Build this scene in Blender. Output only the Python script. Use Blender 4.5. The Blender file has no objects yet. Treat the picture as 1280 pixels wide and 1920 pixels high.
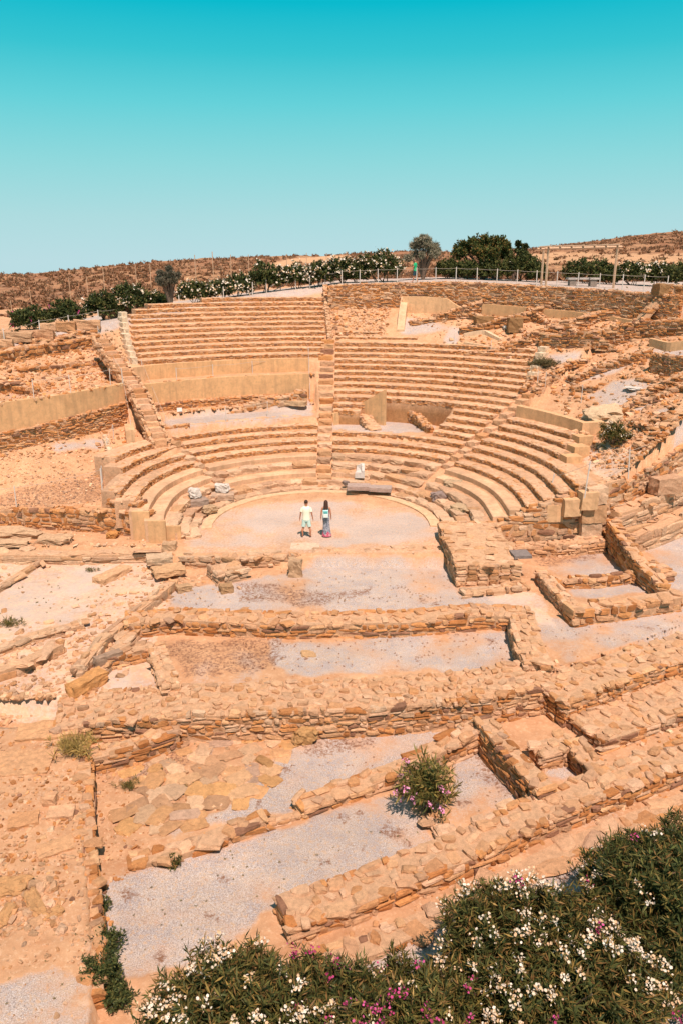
import bpy, math, random
import numpy as np
PI = math.pi
rng = np.random.default_rng(7)
random.seed(7)
S = bpy.context.scene
# ---------------------------------------------------------------- camera, sky, sun
F, YH, HC = 1450.0, 490.0, 12.3          # focal length and horizon row in source pixels, camera height
PITCH = math.atan((960-YH)/F)
cam = bpy.data.cameras.new('camera'); cam_o = bpy.data.objects.new('camera', cam)
S.collection.objects.link(cam_o); S.camera = cam_o
cam_o.location = (0, 0, HC); cam_o.rotation_euler = (PI/2-PITCH, 0, 0)
cam.sensor_fit = 'VERTICAL'; cam.sensor_height = 36; cam.lens = F/1920*36
cam.clip_start = .5; cam.clip_end = 3000
S.render.resolution_x = 682; S.render.resolution_y = 1024
S.view_settings.view_transform = 'Standard'; S.view_settings.look = 'None'
S.view_settings.exposure = 0.35; S.view_settings.gamma = 1
SUN_AZ, SUN_EL = math.radians(15), math.radians(62)     # azimuth to the right of straight behind the camera
sv = (math.sin(SUN_AZ)*math.cos(SUN_EL), -math.cos(SUN_AZ)*math.cos(SUN_EL), math.sin(SUN_EL))
sun = bpy.data.lights.new('sun', 'SUN'); sun.energy = 5.0; sun.angle = math.radians(.5); sun.color = (1, .81, .70)
sun_o = bpy.data.objects.new('sun', sun); S.collection.objects.link(sun_o)
from mathutils import Vector, Matrix
sun_o.rotation_euler = Vector(sv).to_track_quat('Z', 'Y').to_euler(); sun_o.location = (20, -20, 60)
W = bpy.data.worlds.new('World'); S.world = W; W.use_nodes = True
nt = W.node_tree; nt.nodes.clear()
def lin(r, g, b):
    return tuple((c/12.92 if c <= .04045 else ((c+.055)/1.055)**2.4) for c in (r/255, g/255, b/255))
out = nt.nodes.new('ShaderNodeOutputWorld'); bg = nt.nodes.new('ShaderNodeBackground')
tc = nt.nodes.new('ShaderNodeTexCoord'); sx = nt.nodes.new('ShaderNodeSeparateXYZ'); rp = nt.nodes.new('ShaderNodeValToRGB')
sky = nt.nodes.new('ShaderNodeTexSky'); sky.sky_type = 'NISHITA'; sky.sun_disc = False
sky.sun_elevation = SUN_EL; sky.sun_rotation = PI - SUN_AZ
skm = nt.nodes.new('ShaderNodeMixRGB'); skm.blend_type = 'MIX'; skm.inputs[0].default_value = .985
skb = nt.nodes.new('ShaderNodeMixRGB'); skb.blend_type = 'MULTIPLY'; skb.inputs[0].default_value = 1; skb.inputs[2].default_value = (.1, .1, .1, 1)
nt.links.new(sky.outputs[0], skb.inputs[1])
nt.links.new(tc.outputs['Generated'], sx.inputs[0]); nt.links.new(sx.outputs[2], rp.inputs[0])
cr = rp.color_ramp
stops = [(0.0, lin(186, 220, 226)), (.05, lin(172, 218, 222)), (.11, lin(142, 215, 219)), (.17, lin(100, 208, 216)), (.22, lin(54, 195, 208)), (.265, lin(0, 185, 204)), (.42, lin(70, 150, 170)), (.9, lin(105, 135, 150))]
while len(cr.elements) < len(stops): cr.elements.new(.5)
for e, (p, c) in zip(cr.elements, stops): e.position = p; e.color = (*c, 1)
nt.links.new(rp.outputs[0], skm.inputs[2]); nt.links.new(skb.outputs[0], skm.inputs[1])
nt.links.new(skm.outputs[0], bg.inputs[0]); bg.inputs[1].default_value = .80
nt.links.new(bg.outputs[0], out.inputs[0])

# ---------------------------------------------------------------- numpy helpers
def vnoise(x, y, seed=0):
    xi = np.floor(x).astype(np.int64); yi = np.floor(y).astype(np.int64); fx = x-xi; fy = y-yi
    fx = fx*fx*(3-2*fx); fy = fy*fy*(3-2*fy)
    def h(a, b):
        n = (a*374761393 + b*668265263 + seed*974711) & 0xffffffff
        n = ((n ^ (n >> 13))*1274126177) & 0xffffffff
        return ((n ^ (n >> 16)) & 0xffff)/65535.0
    return (h(xi, yi)*(1-fx)+h(xi+1, yi)*fx)*(1-fy)+(h(xi, yi+1)*(1-fx)+h(xi+1, yi+1)*fx)*fy
def fbm(x, y, s=1.0, o=4, seed=0):
    r = 0; a = .5; t = 0
    for i in range(o):
        r = r+a*vnoise(x*s+i*17.3, y*s-i*9.1, seed+i); t += a; a *= .55; s *= 2.07
    return r/t-.5
def inpoly(x, y, poly):
    c = np.zeros(np.shape(x), bool); n = len(poly)
    for i in range(n):
        x0, y0 = poly[i]; x1, y1 = poly[(i+1) % n]
        m = ((y0 > y) != (y1 > y)) & (x < (x1-x0)*(y-y0)/((y1-y0) if y1 != y0 else 1e-9)+x0)
        c ^= m
    return c
def sstep(a, b, v):
    t = np.clip((v-a)/(b-a), 0, 1); return t*t*(3-2*t)
def at(px, py, z):                       # a pixel of the photograph, measured onto the level z
    x = (px-640)/F; u = -(py-960)/F
    dy = math.cos(PITCH)+u*math.sin(PITCH); dz = -math.sin(PITCH)+u*math.cos(PITCH)
    t = (HC-z)/-dz
    return (x*t, dy*t)

# ---------------------------------------------------------------- terrain
CX, CY = -1.0, 36.0
def RR(k): return 6.56+.74*(k-1)
def ZZ(k): return .35+.318*(k-1)
def Rf(x, y): return np.hypot(x-CX, np.maximum(y-CY, 0))
def Th(x, y): return np.degrees(np.arctan2(x-CX, np.maximum(y-CY, 1e-6)))
def plateau(x, y):
    return np.interp(x, [-60, -30, -21, -18, -9.3, 0, 9, 26, 60], [6.6, 7.2, 7.6, 8.0, 9.4, 10.5, 10.75, 10.2, 10.0])+.012*np.clip(y-60, -10, 400)
# break lines
ZF, ZS = -1.1, -.5
W2 = [at(120, 1352, -1.1), at(340, 1372, -1.1), at(640, 1368, -1.1), at(860, 1345, -1.1), at(1010, 1310, -1.1), at(1150, 1260, -1.1), at(1290, 1205, -1.1)]
def w2y(x): return np.interp(x, [p[0] for p in W2], [p[1]+.35 for p in W2])
WL0 = [at(-60, 848, 3.0), at(0, 838, 3.0), at(120, 815, 3.1), at(240, 788, 3.1)]
def wly(x): return np.interp(x, [p[0] for p in WL0], [p[1] for p in WL0])
PR = [(5.0, 33.6), (9.4, 33.8), (11.9, 34.3), (13.5, 35.4), (18.0, 39.6), (30, 50)]    # right parodos wall
def yright(x): return np.interp(x, [p[0] for p in PR], [p[1] for p in PR])
POLY_L = [at(-900, 1360, -.6), at(150, 1360, -.6), at(158, 1430, -.6), at(158, 1600, -.6), at(170, 1700, -.6), at(176, 1820, -.6), at(170, 1990, -.6), at(-900, 1990, -.6)]
def TZ(x, y):
    x = np.asarray(x, float); y = np.asarray(y, float); x, y = np.broadcast_arrays(x, y)
    R = Rf(x, y); th = Th(x, y)
    cone = .35+.43*(R-6.56)
    z = np.full(x.shape, ZS)
    # foreground lower terrace
    z = np.where(y < w2y(x), ZF, z)
    z = np.where(inpoly(x, y, POLY_L), -.62, z)
    # orchestra
    orch = (y > 31.7) & (R < 7.2) & (x > -8.2) & (x < 6.2)
    z = np.where((y > 31.9) & (x > -8.0) & (x < 5.6) & (y < 36), 0.0, z)
    z = np.where((y > 33.2) & (x <= -7.9) & (y < 36), -.1, z)
    # theatre body
    c = cone-.28
    # left lower gravel terrace and plaster walls
    lt = (th > -47.5) & (th < -2.5)
    c = np.where(lt & (R > 12.3) & (R < 15.2), ZZ(9)+.02, c)
    c = np.where(lt & (R >= 15.2) & (R < 16.9), ZZ(9)+.35+.0*R, c)
    c = np.where(lt & (R >= 16.9) & (R < 18.9), 4.95, c)
    # right hollow
    rt = (th > 2.0) & (th < 33)
    c = np.where(rt & (R > 11.1) & (R < 15.1), ZZ(7)+.03, c)
    # above the rows on the right: cone rises to the foot of the retaining wall
    c = np.where((th > 2) & (th < 49) & (R > 21.8), cone*.97+.05, c)
    # left of the left staircase
    zl = np.where(y < wly(x), .75+(3.0-.75)*np.clip((y-36)/np.maximum(wly(x)-36, .5), 0, 1), np.maximum(5.25, cone*1.0-.25))
    left = (th < -49.5) & (R > 10.6) & (y > 35.7) | ((x < -8.4) & (y > 35.7) & (y < 37.4) & (R > 10.6))
    left2 = (th < -47.5) & (y >= wly(x)) & (R > 14.5)
    c = np.where(left, zl, c); c = np.where(left2, zl, c)
    # right, beyond the row ends
    zr = 2.55+.445*np.maximum(R-13.6, 0)
    right = ((th > 73) & (R > 12.1)) | ((th > 49) & (R > 14.7))
    c = np.where(right, zr, c)
    body = (y > 35.85) & (R > 7.0)
    body = body | ((y > 34.2) & (x > CX+6.9) & (y > yright(x))) | ((y > 34.3) & (x < CX-7.0) & (x > -9.8))
    body = body & ~((x > 8) & (y < yright(x)))
    z = np.where((y > 35.9) & (R <= 7.2), 0.0, z)
    # upper plateau behind the retaining wall
    wallR = np.interp(th, [0, 10, 20, 35, 45, 55, 70, 90], [26.9, 27.2, 27.2, 27.0, 26.8, 26.4, 28.5, 32])
    pl = plateau(x, y)
    c = np.where((th > 0) & (R > wallR), pl, c)
    c = np.minimum(c, pl)
    z = np.where(body, c, z)
    return z
def pt(px, py):                          # a pixel of the photograph, measured onto the terrain
    x = (px-640)/F; u = -(py-960)/F
    dy = math.cos(PITCH)+u*math.sin(PITCH); dz = -math.sin(PITCH)+u*math.cos(PITCH)
    t = np.arange(9, 130, .02)
    z = TZ(x*t, dy*t); i = np.argmax(HC+dz*t <= z)
    if i == 0: i = len(t)-1
    return (float(x*t[i]), float(dy*t[i]), float(z[i]))
def tz(x, y): return float(TZ(np.array([x]), np.array([y]))[0])

# ---------------------------------------------------------------- mesh builder
class MB:
    def __init__(s): s.v = []; s.q = []; s.t = []; s.c = []; s.n = 0
    def add(s, v, q=None, t=None, col=(.5, .5, .5)):
        v = np.asarray(v, float).reshape(-1, 3); s.v.append(v)
        if q is not None and len(q): s.q.append(np.asarray(q, np.int64).reshape(-1, 4)+s.n)
        if t is not None and len(t): s.t.append(np.asarray(t, np.int64).reshape(-1, 3)+s.n)
        c = np.asarray(col, float)
        if c.ndim == 1: c = np.tile(c[:3], (len(v), 1))
        s.c.append(c); s.n += len(v); return s
    def build(s, name, mat, parent=None, smooth=False):
        m = bpy.data.meshes.new(name)
        V = np.concatenate(s.v); Q = np.concatenate(s.q) if s.q else np.zeros((0, 4), int); T = np.concatenate(s.t) if s.t else np.zeros((0, 3), int)
        o = bpy.data.objects.new(name, m); S.collection.objects.link(o)
        if parent is not None:
            o.parent = parent; V = V-np.array(parent.location)[None]
        m.vertices.add(len(V)); m.vertices.foreach_set('co', V.astype(np.float32).ravel())
        nl = 4*len(Q)+3*len(T); m.loops.add(nl)
        m.loops.foreach_set('vertex_index', np.concatenate([Q.ravel(), T.ravel()]).astype(np.int32))
        m.polygons.add(len(Q)+len(T))
        st = np.concatenate([np.arange(len(Q))*4, 4*len(Q)+np.arange(len(T))*3]).astype(np.int32)
        m.polygons.foreach_set('loop_start', st)
        m.polygons.foreach_set('use_smooth', np.full(len(Q)+len(T), smooth))
        m.update(calc_edges=True)
        a = m.color_attributes.new('Col', 'FLOAT_COLOR', 'POINT')
        C = np.concatenate(s.c); a.data.foreach_set('color', np.c_[C, np.ones(len(C))].astype(np.float32).ravel())
        if mat: m.materials.append(mat)
        return o
def tag(o, label=None, cat=None, group=None, kind=None):
    if label: o['label'] = label
    if cat: o['category'] = cat
    if group: o['group'] = group
    if kind: o['kind'] = kind
    return o
def empty(name, loc, label=None, cat=None, group=None):
    o = bpy.data.objects.new(name, None); S.collection.objects.link(o); o.location = loc; o.empty_display_size = .2
    return tag(o, label, cat, group)

# ---------------------------------------------------------------- materials
def mat(name, build):
    m = bpy.data.materials.new(name); m.use_nodes = True; t = m.node_tree
    b = t.nodes['Principled BSDF']; b.inputs['Roughness'].default_value = .92
    if 'Specular IOR Level' in b.inputs: b.inputs['Specular IOR Level'].default_value = .15
    build(t, b); return m
def N(t, k, **kw):
    n = t.nodes.new(k)
    for a, v in kw.items():
        if a.startswith('i_'): n.inputs[a[2:].replace('_', ' ')].default_value = v
        else: setattr(n, a, v)
    return n
def noise(t, scale, detail=5, rough=.6):
    g = N(t, 'ShaderNodeNewGeometry'); n = N(t, 'ShaderNodeTexNoise'); n.inputs['Scale'].default_value = scale
    n.inputs['Detail'].default_value = detail; n.inputs['Roughness'].default_value = rough
    t.links.new(g.outputs['Position'], n.inputs['Vector']); return n.outputs['Fac']
def mrange(t, src, a, b, c, d):
    m = N(t, 'ShaderNodeMapRange'); t.links.new(src, m.inputs[0])
    for i, v in enumerate((a, b, c, d)): m.inputs[i+1].default_value = v
    return m.outputs[0]
def mulc(t, c1, fac):
    m = N(t, 'ShaderNodeVectorMath', operation='SCALE'); t.links.new(c1, m.inputs[0]); t.links.new(fac, m.inputs['Scale']); return m.outputs[0]
def mixc(t, a, b, f):
    m = N(t, 'ShaderNodeMixRGB')
    for i, v in ((0, f), (1, a), (2, b)):
        if isinstance(v, (tuple, list)): m.inputs[i].default_value = (*v, 1) if len(v) == 3 else v
        elif isinstance(v, (int, float)): m.inputs[i].default_value = v
        else: t.links.new(v, m.inputs[i])
    return m.outputs[0]
def bump(t, b, src, s, d):
    n = N(t, 'ShaderNodeBump'); n.inputs['Strength'].default_value = s; n.inputs['Distance'].default_value = d
    t.links.new(src, n.inputs['Height']); t.links.new(n.outputs[0], b.inputs['Normal'])
def attr(t):
    a = N(t, 'ShaderNodeAttribute'); a.attribute_name = 'Col'; return a.outputs['Color']
def m_stone(t, b):
    c = mulc(t, attr(t), mrange(t, noise(t, 7, 8, .75), .32, .68, .74, 1.22))
    c = mixc(t, c, (.30, .21, .15), mrange(t, noise(t, 2.3, 7, .75), .57, .72, 0, .30))
    c = mulc(t, c, mrange(t, noise(t, 60, 3, .7), .3, .7, .82, 1.14))
    t.links.new(c, b.inputs['Base Color']); bump(t, b, noise(t, 18, 9, .8), 1.0, .05)
STONE = mat('masonry_stone', m_stone)
def m_plaster(t, b):
    c = mulc(t, attr(t), mrange(t, noise(t, 1.7, 8, .75), .3, .7, .78, 1.12))
    n2 = noise(t, 6, 5, .7)
    g_ = N(t, 'ShaderNodeNewGeometry'); mp = N(t, 'ShaderNodeMapping'); mp.inputs['Scale'].default_value = (2.2, 2.2, .25); ns_ = N(t, 'ShaderNodeTexNoise'); ns_.inputs['Scale'].default_value = 2.0; ns_.inputs['Detail'].default_value = 8; t.links.new(g_.outputs['Position'], mp.inputs[0]); t.links.new(mp.outputs[0], ns_.inputs['Vector'])
    c = mixc(t, c, (.36, .23, .13), mrange(t, ns_.outputs[0], .50, .66, 0, .38))
    c = mixc(t, c, (.40, .26, .13), mrange(t, n2, .50, .70, 0, .6))
    c = mulc(t, c, mrange(t, noise(t, 45, 4, .7), .3, .7, .93, 1.06))
    t.links.new(c, b.inputs['Base Color']); bump(t, b, noise(t, 14, 8, .7), .35, .02)
PLASTER = mat('lime_plaster', m_plaster)
def m_ground(t, b):
    a = N(t, 'ShaderNodeAttribute'); a.attribute_name = 'Col'; sp = N(t, 'ShaderNodeSeparateColor'); t.links.new(a.outputs['Color'], sp.inputs[0])
    nA = noise(t, 1.6, 9, .72); nB = noise(t, 9, 6, .75); nC = noise(t, 42, 3, .8); nD = noise(t, .35, 4, .6)
    def thr(src, nz, amp, lo, hi):
        ad = N(t, 'ShaderNodeMath', operation='MULTIPLY_ADD'); t.links.new(nz, ad.inputs[0]); ad.inputs[1].default_value = amp; t.links.new(src, ad.inputs[2])
        return mrange(t, ad.outputs[0], lo+amp*.5, hi+amp*.5, 0, 1)
    dirt = mixc(t, (.62, .355, .20), (.49, .25, .13), mrange(t, nA, .38, .66, 0, 1))
    dirt = mixc(t, dirt, (.76, .51, .33), mrange(t, nB, .52, .68, 0, .7))
    dirt = mixc(t, dirt, (.24, .13, .07), mrange(t, nC, .60, .72, 0, .6))
    grav = mixc(t, (.41, .335, .315), (.54, .42, .345), mrange(t, nA, .38, .62, 0, 1))
    grav = mixc(t, grav, (.74, .70, .69), mrange(t, nC, .53, .63, 0, .75))
    grav = mixc(t, grav, (.13, .11, .11), mrange(t, nC, .47, .36, 0, .8))
    grav = mixc(t, grav, (.60, .37, .21), mrange(t, nB, .50, .64, 0, .7)); grav = mixc(t, grav, (.33, .19, .12), mrange(t, noise(t, 4.5, 7, .8), .60, .70, 0, .6))
    c = mixc(t, dirt, grav, thr(sp.outputs[0], nB, .8, .32, .58))
    c = mixc(t, c, (.25, .125, .075), thr(sp.outputs[1], nB, 1.1, .46, .62))
    pale = mixc(t, (.76, .52, .36), (.62, .48, .40), mrange(t, nA, .4, .6, 0, 1))
    c = mixc(t, c, pale, thr(sp.outputs[2], nB, .5, .42, .62))
    c = mulc(t, c, mrange(t, nD, .3, .7, .9, 1.1))
    t.links.new(c, b.inputs['Base Color']); bump(t, b, nC, .9, .03)
GROUND = mat('earth_and_gravel', m_ground)
def m_hill(t, b):
    nA = noise(t, .12, 8, .7); nB = noise(t, .9, 6, .75); nC = noise(t, 4, 4, .7)
    c = mixc(t, (.34, .155, .08), (.46, .25, .13), mrange(t, nA, .4, .62, 0, 1))
    c = mixc(t, c, (.22, .11, .065), mrange(t, nB, .47, .60, 0, .9))
    c = mixc(t, c, (.15, .08, .05), mrange(t, nC, .55, .68, 0, .8))
    a = N(t, 'ShaderNodeAttribute'); a.attribute_name = 'Col'; sp = N(t, 'ShaderNodeSeparateColor'); t.links.new(a.outputs['Color'], sp.inputs[0])
    c = mixc(t, c, (.58, .34, .19), sp.outputs[0])
    t.links.new(c, b.inputs['Base Color']); bump(t, b, nB, 1, .3)
HILL = mat('scrubby_hillside', m_hill)
def m_leaf(t, b):
    t.links.new(attr(t), b.inputs['Base Color']); b.inputs['Roughness'].default_value = .55
    tr = N(t, 'ShaderNodeBsdfTranslucent'); t.links.new(attr(t), tr.inputs[0]); mx = N(t, 'ShaderNodeMixShader'); mx.inputs[0].default_value = .25
    o = t.nodes['Material Output']; t.links.new(b.outputs[0], mx.inputs[1]); t.links.new(tr.outputs[0], mx.inputs[2]); t.links.new(mx.outputs[0], o.inputs[0])
LEAF = mat('leaf', m_leaf)
def m_col(rough=.8, amp=.1, sc=30):
    def f(t, b):
        t.links.new(mulc(t, attr(t), mrange(t, noise(t, sc, 4), .3, .7, 1-amp, 1+amp)), b.inputs['Base Color']); b.inputs['Roughness'].default_value = rough
    return f
PETAL = mat('petal', m_col(.7, .08)); BARK = mat('bark', m_col(.9, .3, 15)); CLOTH = mat('cloth', m_col(.9, .08, 40)); SKIN = mat('skin', m_col(.6, .05))
HAIR = mat('hair', m_col(.5, .25, 80)); WOOD = mat('weathered_wood', m_col(.8, .25, 12)); WPOST = mat('painted_post', m_col(.6, .1, 20)); ROPE = mat('rope', m_col(.9, .1, 60))
MARBLE = mat('white_marble', lambda t, b: (t.links.new(mulc(t, attr(t), mrange(t, noise(t, 7, 8, .7), .3, .7, .75, 1.1)), b.inputs['Base Color']), bump(t, b, noise(t, 12, 8, .7), .6, .03)))

# ---------------------------------------------------------------- rocks
def rock_template(n, r):
    g = np.linspace(-1, 1, n+1); idx = {}; V = []; Q = []
    def vid(p):
        k = tuple(np.round(p, 5))
        if k not in idx: idx[k] = len(V); V.append(p)
        return idx[k]
    for ax in range(3):
        for sg in (-1, 1):
            for i in range(n):
                for j in range(n):
                    cs = []
                    for (a, b_) in ((i, j), (i+1, j), (i+1, j+1), (i, j+1)):
                        p = np.zeros(3); p[ax] = sg; p[(ax+1) % 3] = g[a]; p[(ax+2) % 3] = g[b_]; cs.append(vid(p))
                    Q.append(cs if sg > 0 else cs[::-1])
    V = np.array(V); k = (np.abs(V)**9).sum(1)**(1/9); V = V/k[:, None]
    low = r.normal(0, .16, (3, 3)); V = V+(V@low)*.6+r.normal(0, .075, V.shape)
    for _ in range(3):
        d = r.normal(0, 1, 3); d /= np.linalg.norm(d); q_ = V@d; lim_ = r.uniform(.85, 1.15); V = V-np.maximum(q_-lim_, 0)[:, None]*d[None]
    return V, np.array(Q)
RT = [rock_template(2, rng) for _ in range(16)]
RT3 = [rock_template(4, rng) for _ in range(10)]
def stones(mb, P, Sz, rz, col, tilt=.06, big=False, r=None):
    r = r or rng; P = np.asarray(P, float).reshape(-1, 3); n = len(P)
    if n == 0: return
    Sz = np.broadcast_to(np.asarray(Sz, float), (n, 3)); rz = np.broadcast_to(rz, (n,)); col = np.broadcast_to(col, (n, 3))
    T = RT3 if big else RT; k = r.integers(0, len(T), n); ta = r.normal(0, tilt, n); tb = r.normal(0, tilt, n)
    for i in range(len(T)):
        m = k == i; c = m.sum()
        if not c: continue
        V, Q = T[i]; v = V[None]*Sz[m][:, None]
        a = ta[m][:, None]; b = tb[m][:, None]; z = rz[m][:, None]
        x, y, w = v[..., 0], v[..., 1], v[..., 2]
        y, w = y*np.cos(a)-w*np.sin(a), y*np.sin(a)+w*np.cos(a)
        x, w = x*np.cos(b)-w*np.sin(b), x*np.sin(b)+w*np.cos(b)
        x, y = x*np.cos(z)-y*np.sin(z), x*np.sin(z)+y*np.cos(z)
        v = np.stack([x, y, w], -1)+P[m][:, None]
        q = Q[None]+(np.arange(c)*len(V))[:, None, None]
        mb.add(v.reshape(-1, 3), q.reshape(-1, 4), col=np.repeat(col[m], len(V), 0))
PAL = np.array([(.56, .25, .095), (.48, .195, .068), (.62, .31, .14), (.42, .17, .060), (.54, .31, .18), (.66, .38, .20), (.53, .23, .088), (.30, .15, .09), (.59, .275, .105), (.57, .26, .10)])
PALG = np.array([(.56, .355, .22), (.60, .39, .25), (.50, .30, .185), (.64, .42, .27), (.53, .30, .16)])
PALW = np.array([(.66, .395, .24), (.69, .43, .275), (.61, .34, .185), (.64, .38, .22), (.56, .285, .135), (.63, .37, .21)])
def pick(pal, n, r=None, v=.08):
    r = r or rng; return np.clip(pal[r.integers(0, len(pal), n)]*(1+r.normal(0, v, n))[:, None], .02, .8)
MORT = (.61, .365, .215)

def resample(pts, step):
    pts = np.asarray(pts, float); d = np.r_[0, np.cumsum(np.hypot(*np.diff(pts[:, :2], axis=0).T))]
    n = max(2, int(d[-1]/step)+1); s = np.linspace(0, d[-1], n)
    return s, np.stack([np.interp(s, d, pts[:, i]) for i in range(pts.shape[1])], 1)
def ramp_core(mb, P, th, col, cap=True, nz=.0):
    # P rows: x, y, z0, z1 ; solid of thickness th round the line
    t = np.gradient(P[:, :2], axis=0); t /= np.maximum(np.hypot(t[:, 0], t[:, 1]), 1e-6)[:, None]; nrm = np.stack([-t[:, 1], t[:, 0]], 1)
    n = len(P); mids = np.linspace(-1, 1, 4)
    prof = []
    a = P[:, :2]+nrm*th/2; b = P[:, :2]-nrm*th/2
    prof.append(np.c_[b, P[:, 2]])
    prof.append(np.c_[b, (P[:, 2]+P[:, 3])/2])
    for m_ in mids: prof.append(np.c_[P[:, :2]+nrm*th/2*m_, P[:, 3]])
    prof.append(np.c_[a, (P[:, 2]+P[:, 3])/2])
    prof.append(np.c_[a, P[:, 2]])
    V = np.stack(prof, 1); k = V.shape[1]
    if nz:
        V = V+np.stack([fbm(V[..., 0]*1.3+V[..., 2], V[..., 1]*1.3, 2.2, 3, s) for s in (1, 2, 3)], -1)*nz
    q = []
    i = np.arange(n-1)[:, None]; j = np.arange(k-1)[None]
    q = np.stack([i*k+j, i*k+j+1, (i+1)*k+j+1, (i+1)*k+j], -1).reshape(-1, 4)
    mb.add(V.reshape(-1, 3), q, col=col)
    for e, rev in ((0, False), (n-1, True)):
        base = V[e]; tr = [(0, m_, m_+1) for m_ in range(1, k-1)]
        if rev: tr = [t_[::-1] for t_ in tr]
        mb.add(base, None, tr, col=col)
def masonry(mb, line, th, sw=.30, sh=.14, pal=PAL, rag=.06, top=True, sides=(1, 1), big=False, ends=True, mort=MORT, seed=0, topw=None, proud=.02, topflat=.05, lean=0):
    r = np.random.default_rng(100+seed)
    L = np.asarray(line, float)
    s, P = resample(L, .18 if len(L) < 400 else .3)
    ragv = fbm(P[:, 0], P[:, 1], .9, 3, seed)*2*rag
    core = P.copy(); core[:, 3] += ragv-.035
    ramp_core(mb, core, th-.085, mort, nz=.03)
    t = np.gradient(P[:, :2], axis=0); t /= np.maximum(np.hypot(t[:, 0], t[:, 1]), 1e-6)[:, None]
    nrm = np.stack([-t[:, 1], t[:, 0]], 1); ang = np.arctan2(t[:, 1], t[:, 0]); ang = np.unwrap(ang); tot = s[-1]
    def put(sv, off, z, szs, cc, tl=.05, dr=0):
        x = np.interp(sv, s, P[:, 0]); y = np.interp(sv, s, P[:, 1]); nx = np.interp(sv, s, nrm[:, 0]); ny = np.interp(sv, s, nrm[:, 1])
        stones(mb, np.c_[x+nx*off, y+ny*off, z], szs, np.interp(sv, s, ang)+dr, cc, tl, big, r)
    for sd, use in ((1, sides[0]), (-1, sides[1])):
        if not use: continue
        hmax = (P[:, 3]-P[:, 2]).max()+rag; nc = max(1, int(round(hmax/sh)))
        zc = 0
        while zc < hmax:
            h = sh*r.uniform(.6, 1.45); q = -r.uniform(0, sw); SV = []; WD = []
            while q < tot:
                w = sw*r.choice([.45, .7, 1, 1.5, 2.0])*r.uniform(.8, 1.2); SV.append(q+w/2); WD.append(w); q += w
            SV = np.array(SV); WD = np.array(WD); m = (SV > .02) & (SV < tot-.02); SV = SV[m]; WD = WD[m]
            z0 = np.interp(SV, s, P[:, 2]); z1 = np.interp(SV, s, P[:, 3]+ragv)
            z = z0+zc+h/2; m = z < z1-.01
            if m.any():
                n = m.sum(); hh = h*r.uniform(.78, 1.0, n)
                put(SV[m], sd*(th/2-.10+r.uniform(-.02, proud, n)), z[m]+r.normal(0, .012, n), np.c_[WD[m]*.475, np.full(n, .11), hh*.47], pick(pal, n, r))
            zc += h
    if top:
        tw = topw or sw*1.1; nr = max(1, int(round(th/tw)))
        for a in range(nr):
            off = -th/2+(a+.5)*th/nr; q = -r.uniform(0, sw); SV = []; WD = []
            while q < tot:
                w = sw*r.uniform(.6, 1.7); SV.append(q+w/2); WD.append(w); q += w
            SV = np.array(SV); WD = np.array(WD); m = (SV > .0) & (SV < tot); SV = SV[m]; WD = WD[m]; n = len(SV)
            if not n: continue
            z1 = np.interp(SV, s, P[:, 3]+ragv)
            hh = r.uniform(.6, 1.25, n)*topflat
            put(SV, off+r.normal(0, .25*th/nr, n), z1-.05+hh*.2+r.normal(0, .018, n), np.c_[WD*.46*r.uniform(.6, 1.1, n), np.full(n, th/nr*.46)*r.uniform(.6, 1.15, n), hh*.6+.035], np.clip(pick(pal, n, r)*.35+pick(PALW, n, r)*.65, 0, .8), .09, r.normal(0, .3, n))
    if ends:
        for e, sgn in ((0, -1), (-1, 1)):
            z0, z1 = P[e, 2], P[e, 3]+ragv[e]; z = z0
            while z < z1-.04:
                h = sh*r.uniform(.8, 1.2); nn = max(1, int(th/(sw*1.0)))
                for a in range(nn):
                    off = -th/2+(a+.5)*th/nn; p = P[e, :2]+nrm[e]*off+t[e]*sgn*(.0)
                    stones(mb, [(p[0], p[1], min(z+h/2, z1-.05))], (th/nn*.47, .09, h*.47), ang[e]+PI/2, pick(pal, 1, r), .04, big, r)
                z += h
def line_px(pxs, z0=None, h=.5):
    # pixel polyline along the foot of a wall -> x, y, z0, z1 ; each entry (px, py) or (px, py, h)
    L = []
    for p in pxs:
        hh = p[2] if len(p) > 2 else h
        if z0 is None: x, y, z = pt(p[0], p[1]); L.append((x, y, z-.12, z+hh))
        else: x, y = at(p[0], p[1], z0); L.append((x, y, z0-.1, z0+hh))
    return L
def offset_line(L, d):
    P = np.asarray(L, float); t = np.gradient(P[:, :2], axis=0); t /= np.hypot(t[:, 0], t[:, 1])[:, None]
    P = P.copy(); P[:, 0] += -t[:, 1]*d; P[:, 1] += t[:, 0]*d; return P
WSEED = [0]
def ruin_wall(label, pxs, h=.5, th=.5, z0=None, foot=True, cat='wall', name='ruined_wall', group=None, **kw):
    WSEED[0] += 1
    L = line_px(pxs, z0, h)
    if foot: L = offset_line(L, th/2)          # lines run left to right along the foot facing the camera
    mb = MB(); masonry(mb, L, th, seed=WSEED[0], **kw)
    o = mb.build(name, STONE); return tag(o, label, cat, group)
def plaster_prism(mb, L, th, col=(.60, .39, .21), nz=.02, step=.25):
    s, P = resample(L, step); ramp_core(mb, P, th, col, nz=nz)
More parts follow.
